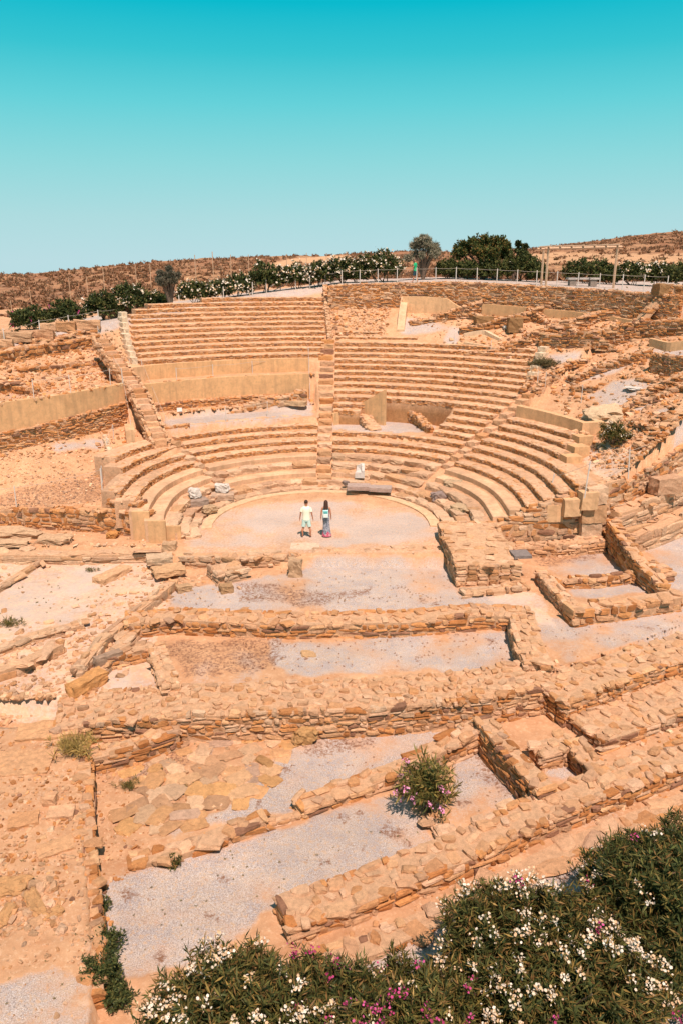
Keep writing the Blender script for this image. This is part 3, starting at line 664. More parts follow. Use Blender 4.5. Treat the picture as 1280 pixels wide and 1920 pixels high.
# room U wall on the right
wall_xy('high thin wall at the right court, its broken top falling towards the viewer', wpx([(1148, 975, .95, .95), (1190, 1035, .6, .6), (1245, 1098, .1, .1)], .6, -.6), .55, sw=.35, sh=.16, rag=.10)
wall_xy('front wall of the small right room, of large ochre stones', wpx([(1068, 1140), (1160, 1128), (1268, 1112)], .12, -.6), .75, sw=.5, sh=.22, rag=.03, pal=np.r_[PAL, PALW])
wall_xy('left side wall of the small right room, dark inner face to the left', wpx([(1015, 1070), (1040, 1100), (1072, 1135)], .0, -.6), .55, sw=.35, sh=.2, rag=.03, pal=PALW)
wall_xy('inner partition wall of the small right room', wpx([(1040, 1085), (1120, 1083), (1200, 1072)], -.1, -.6), .45, sw=.35, sh=.16, rag=.05)
wall_xy('short stump along the outer side of the high thin right wall', wpx([(1215, 1050), (1255, 1072)], -.05, -.6), .6, sw=.4, sh=.18, rag=.05)
# stage front wall with its return
wall_xy('long low stage wall of small ochre stones behind the narrow gravel room', wpx([(238, 1158), (330, 1150), (560, 1158), (750, 1155), (900, 1142), (990, 1146)], .1, -.6), 1.05, sw=.34, sh=.14, rag=.04, pal=PAL, topw=.45)
wall_xy('right return of the long stage wall, left face in shade', wpx([(975, 1145), (985, 1185), (1008, 1240)], .1, -.6), 1.0, sw=.36, sh=.15, rag=.04, pal=PALW)
wall_xy('short narrow cross wall closing the narrow gravel room on the left', wpx([(292, 1205), (320, 1283)], -.02, -.6), .6, sw=.3, sh=.14, rag=.03, pal=PALW)
wall_xy('short low wall of long thin stones at the head of the tiny left room', wpx([(205, 1228), (285, 1208)], -.05, -.6), .55, sw=.4, sh=.15, rag=.02, pal=PAL)
# the broad wall across the picture
wall_xy('broad rubble wall crossing the whole site in front of the narrow gravel room', [(*at(a, b, z), -1.2, z) for a, b, z in ((110, 1340, -.5), (200, 1322, -.35), (340, 1312, -.2), (520, 1305, -.12), (700, 1298, -.12), (900, 1280, -.12), (1020, 1262, -.2))], 1.8, sw=.30, sh=.13, rag=.11, pal=np.r_[PAL, PALG, PALW], topw=.30, topflat=.06)
wall_xy('broad rubble wall climbing to the right edge from the end of the long cross wall', [(*at(a, b, z), -1.2, z) for a, b, z in ((1030, 1298, -.25), (1120, 1262, -.15), (1210, 1232, -.1), (1300, 1200, -.05))], 1.5, sw=.33, sh=.12, rag=.13, pal=np.r_[PAL, PALW], topw=.42)
wall_xy('flat topped terrace wall below the climbing wall at the right edge', [(*at(a, b, z), -1.6, z) for a, b, z in ((1095, 1362, -.7), (1180, 1330, -.65), (1300, 1290, -.6))], 1.7, sw=.36, sh=.13, rag=.12, pal=np.r_[PAL, PALW, PALG], topw=.45)
wall_xy('narrow cross wall with tall dark stone face right of the magenta oleander', [(*at(a, b, z), -1.2, z) for a, b, z in ((905, 1345, -.15), (960, 1410, -.2), (1025, 1478, -.28))], .6, sw=.34, sh=.11, rag=.05, pal=PAL)
wall_xy('short cross wall with dark face in the right hand rooms', [(*at(a, b, z), -1.2, z) for a, b, z in ((1075, 1385, -.45), (1125, 1440, -.5))], .6, sw=.32, sh=.13, rag=.05, pal=PAL)
wall_xy('small broken wall corner between the two dark faced cross walls', [(*at(a, b, z), -1.2, z) for a, b, z in ((1010, 1402, -.55), (1068, 1382, -.45))], .7, sw=.35, sh=.16, rag=.10, pal=PALW)
wall_xy('low diagonal wall from the broad cross wall down to the notch', [(*at(a, b, z), -1.2, z) for a, b, z in ((562, 1505, -.8), (680, 1462, -.75), (780, 1420, -.6), (900, 1352, -.3))], .62, sw=.40, sh=.15, rag=.05, pal=np.r_[PAL, PALW], topw=.38)
wall_xy('low diagonal wall left of the notch, ending in the small tuft', [(*at(a, b, z), -1.2, z) for a, b, z in ((245, 1612, -.95), (340, 1588, -.9), (430, 1553, -.82), (493, 1528, -.75))], .5, sw=.42, sh=.16, rag=.03, pal=np.r_[PALW, PAL])
wall_xy('tiny low sill between the two stretches of the low diagonal wall', [(*at(a, b, z), -1.2, z) for a, b, z in ((497, 1540, -.98), (558, 1525, -.97))], .3, sw=.35, sh=.1, rag=.01, pal=PALW)
wall_xy('thick wall of big ochre stones along the front of the gravel rooms', [(*at(a, b, z), -1.2, z) for a, b, z in ((535, 1705, -.6), (660, 1662, -.58), (800, 1608, -.58), (880, 1574, -.55), (1000, 1516, -.5), (1130, 1466, -.5), (1300, 1399, -.5))], 1.0, sw=.34, sh=.13, rag=.10, pal=np.r_[PAL, PAL, PALW], topw=.34)
wall_xy('small cross wall running from the magenta oleander down to the thick front wall', [(*at(a, b, z), -1.2, z) for a, b, z in ((815, 1528, -.95), (850, 1580, -.75))], .5, sw=.32, sh=.13, rag=.03, pal=PALW)
wall_xy('lower outer kerb of large flat stones between the thick wall and the oleanders', [(*at(a, b, z), -1.35, z) for a, b, z in ((600, 1795, -.95), (700, 1768, -.95), (800, 1722, -1.0), (900, 1672, -1.0), (1060, 1588, -1.0), (1200, 1530, -1.0), (1300, 1490, -1.0))], .6, sw=.55, sh=.2, rag=.04, pal=np.r_[PAL, PALW], topw=.5)
wall_xy('broken retaining edge with a dark crack along the left earth bank', [(*at(a, b, z), -1.2, z) for a, b, z in ((158, 1422, -.55), (158, 1520, -.6), (163, 1620, -.62), (172, 1740, -.65), (178, 1860, -.7))], .42, sw=.30, sh=.12, rag=.09, pal=PAL, proud=.06)
wall_xy('short curved wall of small stones rising from the left corner to the broad wall', [(*at(a, b, z), -1.2, z) for a, b, z in ((160, 1415, -.6), (240, 1395, -.55), (330, 1362, -.5))], .6, sw=.32, sh=.14, rag=.05, pal=PAL)
wall_xy('low rubble wall at the left edge below the dark channel slabs', wpx([(-30, 1262), (50, 1235), (112, 1203)], -.1, -.6), .45, sw=.8, sh=.3, rag=.03, pal=PALW)
wall_xy('rough low row of broken stones at the upper side of the left rubble wall', wpx([(-30, 1225), (60, 1190), (150, 1165)], -.28, -.6), .6, sw=.5, sh=.2, rag=.08, pal=PALG)
# drain channel: two lines of long slabs
wall_xy('upper line of long slabs beside the drain channel left of the stage', wpx([(148, 1250), (190, 1198), (245, 1152), (325, 1088)], -.12, -.75), .42, sw=.7, sh=.25, rag=.03, pal=PALG)
wall_xy('lower line of long slabs beside the drain channel left of the stage', wpx([(180, 1262), (222, 1210), (262, 1170)], -.2, -.75), .5, sw=.8, sh=.25, rag=.03, pal=PALG)
rock('flat cover slab lying over the head of the drain channel', 318, 1082, (1.3, .95, .22), 25, (.58, .37, .22), nz=.08, lift=.25)
rock('long grey slab set slantwise on the gravel left of the stage', 212, 1082, (.65, 1.7, .28), -28, (.62, .40, .25), nz=.07)
rock('small broken block beside the flat cover slab', 345, 1108, (.6, .4, .3), 30, (.47, .32, .2), nz=.08)
rock('dark upright slab in the drain channel beside the tiny left room', 205, 1255, (.9, .3, .6), 40, (.36, .26, .2), nz=.05)
rock('ochre slab propped at the lower end of the drain channel', 165, 1292, (.45, 1.3, .45), -35, (.58, .31, .13), nz=.09)
for q, (a, b, s_, rz) in enumerate([(30, 1008, (2.3, .9, .5), 5), (100, 1018, (1.5, .7, .4), -4), (20, 1036, (1.8, .7, .38), 3), (60, 1055, (1.4, .5, .25), 8)]):
    boulder(['largest grey weathered slab at the left edge below the dirt slope', 'grey weathered slab with a hollow side next to the largest one', 'low grey weathered slab at the left edge nearest the gravel', 'thin flat grey stone lying at the corner of the left gravel'][q], a, b, s_, rz, (.56, .355, .215))
wall_xy('thin kerb with dark edge slanting across the gravel at the left margin', wpx([(-30, 1118), (20, 1085), (75, 1050)], -.3, -.6), .4, sw=.8, sh=.2, rag=.02, pal=PALG)
boulder('small orange stone on the dirt of the left passage', 212, 1008, (.5, .45, .35), 0, (.52, .24, .08))
boulder('big loose ochre boulder at the foot of the broad cross wall', 570, 1388, (.72, .6, .5), 20, (.50, .28, .12))
boulder('small flat ochre stone on the gravel of the narrow room', 578, 1228, (.45, .35, .12), 10, (.55, .33, .17))
rock('large flat grey slab at the left end of the broad cross wall', 92, 1372, (1.7, .9, .14), 12, (.62, .37, .21), nz=.07, n=10)
rock('very large flat pale slab on the left earth bank', 45, 1430, (1.5, 1.1, .08), 5, (.60, .36, .21), z=-.62, nz=.05, n=10)
for q, (a, b) in enumerate([(95, 1505), (115, 1525), (45, 1540), (105, 1590)]):
    rock(['ochre cube stone on the left earth bank', 'flat pale stone below the cube stone on the left bank', 'broad flat stone in the middle of the left bank', 'pale slab beside the dark crack of the left bank'][q], a, b, [(.32, .3, .25), (.6, .45, .12), (.7, .5, .12), (.8, .5, .1)][q], 10*q, tuple(PALW[q]), z=-.62, nz=.04)
for q, (a, b, s_) in enumerate([(25, 1670, (.7, .45, .3)), (65, 1700, (.3, .7, .22)), (12, 1720, (.5, .35, .2)), (98, 1720, (.25, .4, .18))]):
    boulder(['big ochre rock in the hollow at the left edge', 'long sloping rock beside the big one in the left hollow', 'low rock at the left edge under the big one', 'small pointed rock right of the left hollow'][q], a, b, s_, 40*q, (.58, .31, .14), z=-.65)
# the hollow in the right seats
HZ = ZZ(7)+.03
mb = MB(); x0, y0 = at(722, 800, HZ); x1, y1 = at(803, 812, HZ)
L = [(x0+.15, y0+3.0, HZ-.2, HZ+1.45), (x0+1.1, y0+1.9, HZ-.2, HZ+1.15), (x0+2.0, y0+1.0, HZ-.2, HZ+.75), (x1+.1, y1+.05, HZ-.2, HZ+.35)]
masonry(mb, L, .5, sw=.3, sh=.14, seed=61); tag(mb.build('ruined_wall', STONE), 'dark rubble wall falling steeply towards the viewer in the hollow of the right seats', 'wall')
mb = MB(); L = [(*at(622, 800, HZ), HZ-.2, HZ+.75), (*at(668, 793, HZ), HZ-.2, HZ+1.0), (*at(722, 783, HZ+.6), HZ-.2, HZ+2.3)]; P0 = L
plaster_prism(mb, [(x, y+.5, a, b) for x, y, a, b in L], .25, (.68, .41, .21)); tag(mb.build('plaster_wall', PLASTER), 'plastered wall with a sloping top at the back of the right seat hollow', 'wall')
mb = MB(); xa, ya = at(672, 790, HZ); xb, yb = at(700, 808, HZ)
Lr = [(xa, ya+.5, HZ-.2, HZ+.85), (xb+.1, yb+.1, HZ-.2, HZ+.15)]; masonry(mb, Lr, .85, sw=.4, sh=.16, seed=62, pal=PALW, rag=.01, topflat=.02); tag(mb.build('stair_ramp', STONE), 'small sloping stone ramp coming down into the hollow of the right seats', 'ramp')

# ---------------------------------------------------------------- marble and loose pieces round the orchestra
def on_row(k, u, dR=.35): x, y, a = apos(RR(k)+dR, u); return float(x), float(y), ZZ(k), float(a)
x, y = at(674, 898, ZZ(1)+.05); ax_, ay_ = x, y
mb = MB(); MC = (.60, .53, .48); zt = ZZ(1)+.16
t_ = [(-.36, -.28, 0), (.30, -.28, 0), (.34, .30, 0), (-.34, .30, 0), (-.38, -.26, .42), (.30, -.28, .40), (.33, .30, 1.0), (-.10, .32, .95), (.08, -.2, .45), (.10, .12, .55)]
V = np.array([(-.38, -.30, 0), (.36, -.30, 0), (.36, .30, 0), (-.36, .30, 0), (-.36, -.28, .46), (.16, -.28, .40), (.16, .10, .42), (-.2, .12, .50), (.16, -.26, .56), (.36, -.26, .60), (.36, .30, 1.02), (.14, .30, 1.04), (.14, .12, 1.0), (-.22, .28, .86)])
Qm = [(0, 1, 9, 5), (0, 5, 4, 4), (5, 9, 8, 5), (4, 5, 6, 7), (0, 4, 7, 13), (0, 13, 3, 3), (5, 8, 12, 6), (6, 12, 13, 7), (12, 11, 13, 13), (8, 9, 10, 11), (8, 11, 12, 12), (1, 2, 10, 9), (2, 3, 13, 11), (2, 11, 10, 10)]
tr = [];
for q in Qm:
    tr.append((q[0], q[1], q[2])); 
    if q[3] != q[2]: tr.append((q[0], q[2], q[3]))
mb.add(V*.74+np.array([x, y, zt]), None, tr, col=MC); tag(mb.build('marble_throne', MARBLE), 'broken white marble seat standing on the long grey slab at the edge of the orchestra', 'marble chair')
mb = MB(); xa, ya = at(672, 912, .45); xb, yb = at(713, 915, .45); box_mesh(mb, (xa, ya, .42), (1.25, .75, .22), math.radians(-3), (.44, .32, .27), n=5, nz=.02); box_mesh(mb, (xb, yb, .42), (1.2, .7, .22), math.radians(-7), (.44, .33, .28), n=5, nz=.02, seed=4)
tag(mb.build('stone_bench', STONE), 'long grey stone slab lying at the back edge of the orchestra under the marble seat', 'stone slab')
boulder('small dark stone wedged at the left end of the long grey slab', 648, 908, (.35, .3, .25), 0, (.26, .19, .16), z=.38)
boulder('white broken marble drum on the grey ledge left of the middle stairs', 418, 920, (.72, .5, .42), 0, (.60, .53, .47), z=.55, name='marble_block', cat='marble block').data.materials[0] = MARBLE
rock('grey ledge block under the white marble drum', 418, 934, (1.2, .8, .3), 8, (.48, .36, .28), z=.22, nz=.04)
boulder('white cubic marble block on top of the dark cut stone', 366, 930, (.58, .5, .45), 10, (.58, .51, .45), z=.75, name='marble_block', cat='marble block').data.materials[0] = MARBLE
rock('dark grey cut stone under the white cubic marble block', 372, 950, (.95, .7, .45), 25, (.36, .28, .24), z=.25, nz=.05)
boulder('rough brown boulder tumbled by the dark cut stone', 392, 962, (.8, .6, .5), 40, (.45, .30, .18), z=.1)
boulder('dark grey stone lying on the kerb at the right of the orchestra', 822, 936, (.8, .5, .4), 20, (.30, .22, .19), z=.3)
boulder('flat brown boulder on the right kerb behind the dark grey stone', 848, 915, (1.1, .7, .45), -20, (.46, .32, .2), z=.6)
boulder('broken block on the right kerb below the second stairs', 866, 960, (1.0, .7, .4), -50, (.52, .36, .22), z=.3)
rock('squared ochre block on the kerb end at the right of the orchestra', 868, 1000, (.7, .6, .45), 5, (.58, .40, .25), z=0, nz=.05)
rock('broken kerb block at the left end of the orchestra', 318, 1030, (.6, .5, .35), 0, (.50, .34, .22), z=0, nz=.06)
rock('dirty pale block below the kerb end at the left of the orchestra', 300, 1052, (1.1, .7, .3), 15, (.56, .42, .3), z=-.2, nz=.06)

# ---------------------------------------------------------------- left slope
mb = MB(); L = [(a-0, b+.1, 2.6, 4.25-.35*i/3) for i, (a, b) in enumerate(WL0)]; 
L[0] = (L[0][0], L[0][1], 2.6, 3.6); L[1] = (*WL0[1], 2.6, 3.75); L[2] = (*WL0[2], 2.7, 4.0); L[3] = (*WL0[3], 2.7, 4.3)
masonry(mb, L, .6, sw=.30, sh=.10, rag=.03, seed=71); tag(mb.build('ruined_wall', STONE), 'dark layered masonry under the plaster wall on the left slope', 'wall')
mb = MB(); plaster_prism(mb, [(a, b+.18, 3.4, z) for (a, b), z in zip(WL0, (5.2, 5.3, 5.32, 5.35))], .42, (.68, .40, .20)); tag(mb.build('plaster_wall', PLASTER), 'long smooth plaster wall across the left slope reaching the left edge', 'wall')
# straight narrow staircase up the left slope
ST = empty('stone_staircase', (*at(300, 832, 2.55), 2.5), 'narrow steep stone staircase climbing the left slope between two kerbs', 'staircase')
pa = np.array([*at(302, 828, 2.6), 2.55]); pb = np.array([*at(262, 735, 4.9), 4.85]); pc = np.array([*at(190, 632, 7.7), 7.65])
path = [pa, pb, pc]; d = [0, np.linalg.norm((pb-pa)[:2]), 0]; d[2] = d[1]+np.linalg.norm((pc-pb)[:2]); ns = 22
for sd in (0,):
    mb = MB(); rs = np.random.default_rng(5)
    for i in range(ns):
        s_ = d[2]*(i+.5)/ns; p = [np.interp(s_, d, [q[j] for q in path]) for j in range(3)]; v = (pb-pa) if s_ < d[1] else (pc-pb); an = math.atan2(v[1], v[0])-PI/2
        box_mesh(mb, (p[0], p[1], p[2]-.28+rs.normal(0, .02)), (.72, d[2]/ns*1.06, .62), an+rs.normal(0, .04), pick(PALW, 1, rs)[0], n=4, nz=.03, seed=i)
    mb.build('steps', STONE, ST)
for sd in (-1, 1):
    mb = MB(); L = []
    for q in path:
        v = (pb-pa)/np.linalg.norm((pb-pa)[:2]); L.append((q[0]+sd*v[1]*.47, q[1]-sd*v[0]*.47, q[2]-.6, q[2]+.08))
    masonry(mb, L, .22, sw=.5, sh=.2, pal=PALW, rag=.03, seed=80+sd); mb.build('kerb', STONE, ST)
for (a, b, z, s_, l_) in [(285, 792, 3.3, (.5, 2.4, 1.1), 'sloping plastered cheek block right of the narrow left staircase'), (243, 800, 3.2, (.5, 1.9, 1.2), 'sloping plastered cheek block left of the narrow left staircase'), (262, 740, 4.6, (.7, 1.2, .9), 'broken pale corner block beside the middle of the narrow left staircase'), (202, 655, 7.0, (.3, 1.6, .6), 'thin pale kerb slab near the top of the narrow left staircase')]:
    x, y = at(a, b, z); mb = MB(); box_mesh(mb, (x, y, z-.62), s_, math.radians(17), (.68, .42, .24), n=6, nz=.03, seed=int(a)); tag(mb.build('plaster_block', PLASTER), l_, 'masonry block')
ruin_wall('small boundary wall with a ragged white end at the left end of the middle rows', [(215, 880, .3), (205, 850, .45), (198, 825, .3)], th=.3, foot=False, pal=np.array([(.68, .52, .37)]), sw=.3, sh=.15)
ruin_wall('low broken wall above the top left middle row', [(240, 845, .25), (300, 828, .3)], th=.4, pal=PALW)
ruin_wall('low row of ochre stones at the front of the grey gravel terrace', [(300, 812, .2), (355, 805, .2)], th=.35, z0=None, pal=PAL)
ruin_wall('collapsed heap of stones below the right end of the long plaster wall', [(430, 776, .15), (500, 767, .35), (545, 761, .6), (575, 757, .9)], th=.8, sw=.35, sh=.18, rag=.2, pal=np.r_[PAL, PALG])
rock('long broken slab lying at the right end of the gravel terrace', 550, 768, (1.8, .5, .3), -14, (.52, .37, .24), nz=.05)
rock('second long slab behind the broken slab at the terrace end', 530, 756, (1.9, .5, .35), -6, (.58, .40, .26), nz=.05)
for q, (pl_, h_, th_, l_) in enumerate([([(40, 700), (110, 694), (185, 688)], .35, .5, 'ragged heap of broken rock on the upper left slope'), ([(-30, 738), (30, 735), (62, 742)], .4, .6, 'heap of broken stones at the left edge above the plaster wall'), ([(-30, 690), (60, 672), (130, 662), (190, 648)], .7, .8, 'tumbled rubble wall of dark stones under the upper left blocks'), ([(70, 655), (130, 645), (185, 632)], .5, .7, 'row of broken rocks just below the upper left path')]):
    ruin_wall(l_, [(a, b, h_) for a, b in pl_], th=th_, rag=.25, sw=.38, sh=.2, pal=PAL, proud=.1)
for q, (a, b, w) in enumerate([(5, 655, 1.3), (32, 640, 1.9), (72, 636, 2.0), (100, 622, 1.6), (125, 620, 1.2), (165, 616, 1.7), (215, 596, 1.8), (245, 590, 1.2)]):
    rock(['cut block half hidden at the left edge of the upper path', 'long cut block beside the left path, first of its row', 'long pitted cut block beside the left path behind the first one', 'brown cut block on the row by the left path below the bushes', 'smaller tilted block in the row by the left path', 'low wide block near the fence post above the left stairs', 'big pale block under the fence at the head of the left stairs', 'thin dark slab at the corner of the upper left rows'][q], a, b, (w, .8, .6), 14, tuple(PALG[q % 5]*(.85 if q in (1, 3, 4) else 1)), nz=.10)

# ---------------------------------------------------------------- right slope: retaining wall and ruins
def Rwall(t_): return np.interp(t_, [0, 10, 20, 35, 45, 55, 62], [26.9, 27.2, 27.2, 27.0, 26.8, 26.4, 27.2])
Lw = []
for t_ in np.arange(0, 57.1, 1.5):
    Rr = float(Rwall(t_)); x = CX+Rr*math.sin(math.radians(t_)); y = CY+Rr*math.cos(math.radians(t_)); Lw.append((x, y-.1, min(ZZ(29), 8.2), plateau(x, y)+.05))
mb = MB(); masonry(mb, Lw, .6, sw=.34, sh=.13, rag=.04, seed=90, pal=np.r_[PAL, PAL, PALG], sides=(1, 1)); tag(mb.build('retaining_wall', STONE), 'long curved retaining wall of dark small stones below the upper white fence', 'wall')
def tplaster(label, pxs, th=.3, col=(.68, .41, .22)):
    mb = MB(); L = offset_line(line_px(pxs), th/2); plaster_prism(mb, L, th, col); return tag(mb.build('plaster_wall', PLASTER), label, 'wall')
mb = MB(); plaster_prism(mb, [(4.35, 58.6, 7.0, 7.5), (4.6, 60.3, 7.3, 8.8), (4.9, 62.2, 8.0, 9.7)], .55, (.66, .43, .26)); tag(mb.build('plaster_wall', PLASTER), 'pale sloping plaster pier left of the bright upper plaster wall', 'wall')
mb = MB(); L = [(CX+26.2*math.sin(math.radians(t_)), CY+26.2*math.cos(math.radians(t_)), 7.9, z) for t_, z in ((12.5, 9.75), (16, 9.75), (20, 9.65), (21.5, 9.2), (23, 8.9))]; plaster_prism(mb, L, .35, (.72, .44, .24)); tag(mb.build('plaster_wall', PLASTER), 'bright smooth plaster wall set against the retaining wall at its left part', 'wall')
mb = MB(); L = [(CX+26.1*math.sin(math.radians(t_)), CY+26.1*math.cos(math.radians(t_)), 7.9, z) for t_, z in ((26, 9.3), (27, 9.3), (33, 9.15), (40, 9.0), (47, 8.8), (52, 8.55))]; plaster_prism(mb, L, .3, (.62, .36, .18)); tag(mb.build('plaster_wall', PLASTER), 'low tapering plaster strip along the foot of the long curved retaining wall', 'wall')
RU = [ # foot pixel line with heights, thickness, label
 ([(770, 612, .3), (830, 602, .5), (870, 598, .9), (905, 590, 1.1)], .8, 'rubble heap against the right end of the bright plaster wall'),
 ([(862, 628, .5), (930, 617, .6), (1000, 602, .8), (1030, 592, .9)], .5, 'low wall climbing from the white curved kerb to the dark hollow'),
 ([(985, 600, .9), (1020, 612, .3)], .6, 'short wall with dark niche below the tapering plaster strip'),
 ([(990, 648, .8), (1060, 628, .9), (1120, 605, .7), (1170, 600, .5)], .6, 'curving ruined wall running across the upper right ruins'),
 ([(870, 668, .2), (935, 663, .3), (990, 650, .7)], .5, 'low wall behind the fence post above the right rows'),
 ([(1010, 652, .9), (1100, 652, 1.0), (1190, 635, 1.1), (1290, 628, 1.0)], .9, 'thick layered wall in the middle of the upper right ruins'),
 ([(1058, 645, 1.3), (1088, 650, .7)], .6, 'dark jagged stub of wall standing up in the upper right ruins'),
 ([(1105, 655, .8), (1148, 660, .4)], .5, 'small dark stub right of the jagged one'),
 ([(1075, 722, .5), (1110, 705, .4), (1160, 690, .5), (1220, 672, .6)], .7, 'rubble wall between the two grey gravel patches in the right ruins'),
 ([(1005, 738, .3), (1060, 703, .35), (1105, 680, .35)], .3, 'thin line of long blocks slanting across the right ruins'),
 ([(1068, 735, .4), (1110, 738, .35)], .6, 'stepped stump with rounded corner near the gravel in the right ruins'),
 ([(1130, 795, .35), (1180, 770, .4), (1240, 735, .5), (1290, 715, .6)], .6, 'long rubble wall rising to the right edge above the bush'),
 ([(1150, 775, .3), (1230, 755, .4), (1290, 728, .4)], .5, 'upper parallel rubble wall rising to the right edge'),
 ([(1180, 800, .4), (1215, 815, .35), (1230, 825, .3)], .4, 'short dark wall right of the flowering bush'),
 ([(1225, 800, .35), (1290, 830, .4)], .4, 'low dark ledge wall at the right edge above the fence'),
 ([(1200, 845, .3), (1250, 858, .35), (1290, 850, .4)], .5, 'low broken wall behind the fence post at the right edge'),
 ([(1190, 715, .3), (1240, 722, .3), (1290, 740, .3)], .5, 'flat row of stones below the dark wall at the right edge'),
 ([(1180, 640, .5), (1240, 612, .6), (1290, 600, .6)], .8, 'stony bank at the right edge under the end of the retaining wall'),
 ([(880, 600, .5), (940, 612, .4), (975, 625, .3)], .5, 'broken low wall with dark block above the curved kerb'),
 ([(985, 740, .3), (1010, 700, .3)], .4, 'low broken edge beside the path at the right end of the upper rows')]
for q, (pl_, th_, l_) in enumerate(RU): ruin_wall(l_, pl_, th=th_, rag=.14, sw=.34, sh=.13, pal=PAL*.88 if q % 3 else np.r_[PAL, PALW]*.95, proud=.09)
for (a, b, s_, rz, l_) in [(905, 612, (1.3, 1.0, .75), 5, 'dark cube of masonry left of the leaning slab in the upper right'), (963, 622, (1.0, .8, 1.0), 0, 'dark squared masonry block beside the small white stone'), (1235, 592, (1.0, .9, .7), 10, 'dark block at the right end of the long retaining wall')]:
    rock(l_, a, b, s_, rz, (.30, .18, .09), nz=.08, cat='masonry block')
L = line_px([(1215, 700, 1.15), (1290, 712, 1.2)]); mb = MB(); masonry(mb, offset_line(L, .25), .5, sw=.28, sh=.12, seed=95, pal=PAL*.9); tag(mb.build('ruined_wall', STONE), 'straight dark masonry wall standing at the right edge above the gravel', 'wall')
tplaster('small pale plaster box wall at the right edge of the upper ruins', [(1215, 650, .5), (1250, 660, .55), (1290, 655, .55)], .3)
tplaster('short plastered curved kerb above the right end of the seat rows', [(868, 632, .25), (905, 628, .35), (935, 640, .2)], .3, (.70, .50, .33))
tplaster('long low plastered kerb right behind the top of the right seat rows', [(868, 650, .3), (900, 655, .3), (940, 662, .2)], .3, (.68, .47, .30))
# plaster block wall at the top of the right wedge
x1, y1, _ = apos(RR(12)+.1, 50.5); x2, y2, _ = apos(RR(12)+.1, 69.5); La = []
for u_ in np.linspace(50.5, 70.5, 9): x, y, _ = apos(RR(12)+.15, u_); La.append((float(x), float(y), ZZ(10)-.2, ZZ(12)+.35-.1*(u_-50)/20))
x, y = La[-1][:2]; 
mb = MB(); plaster_prism(mb, La, .4, (.68, .41, .22)); plaster_prism(mb, [(x-.2, y-.02, 2.3, ZZ(12)+.24), (x+1.1, y+.25, 2.3, ZZ(12)+.24)], .45, (.68, .41, .22)); tag(mb.build('plaster_wall', PLASTER), 'smooth tan plaster wall with a square corner closing the top of the right side rows', 'wall')
boulder('large pale tan boulder right of the square plaster corner', 1125, 795, (1.9, 1.4, 1.0), 0, (.62, .44, .28))
boulder('white stone among the rubble in the upper right', 948, 617, (.5, .4, .25), 0, (.7, .66, .6)); boulder('flat round pale stone on the gravel of the right ruins', 1192, 728, (1.2, .8, .12), 0, (.62, .56, .50))

# ---------------------------------------------------------------- loose rubble, pavement, weeds on the ground
def scatter_px(n, poly, r, z=None):
    xs = [p[0] for p in poly]; ys_ = [p[1] for p in poly]; px = r.uniform(min(xs), max(xs), n*2); py = r.uniform(min(ys_), max(ys_), n*2)
    m = inpoly(px, py, poly); px, py = px[m][:n], py[m][:n]
    x = (px-640)/F; u = -(py-960)/F; dy = np.cos(PITCH)+u*np.sin(PITCH); dz = -np.sin(PITCH)+u*np.cos(PITCH)
    z0 = np.full(len(px), -1.0 if z is None else z)
    if z is None:
        t = np.full(len(px), 9.0); 
        T = np.arange(9, 120, .12); hit = np.zeros(len(px), bool)
        for tt_ in T:
            zz_ = TZ(x*tt_, dy*tt_); h = (~hit) & (HC+dz*tt_ <= zz_); t[h] = tt_; hit |= h
        x, y = x*t, dy*t; return x[hit], y[hit], TZ(x, y)[hit]
    t = (HC-z0)/-dz; return x*t, dy*t, z0
rr = np.random.default_rng(21)
mb = MB()
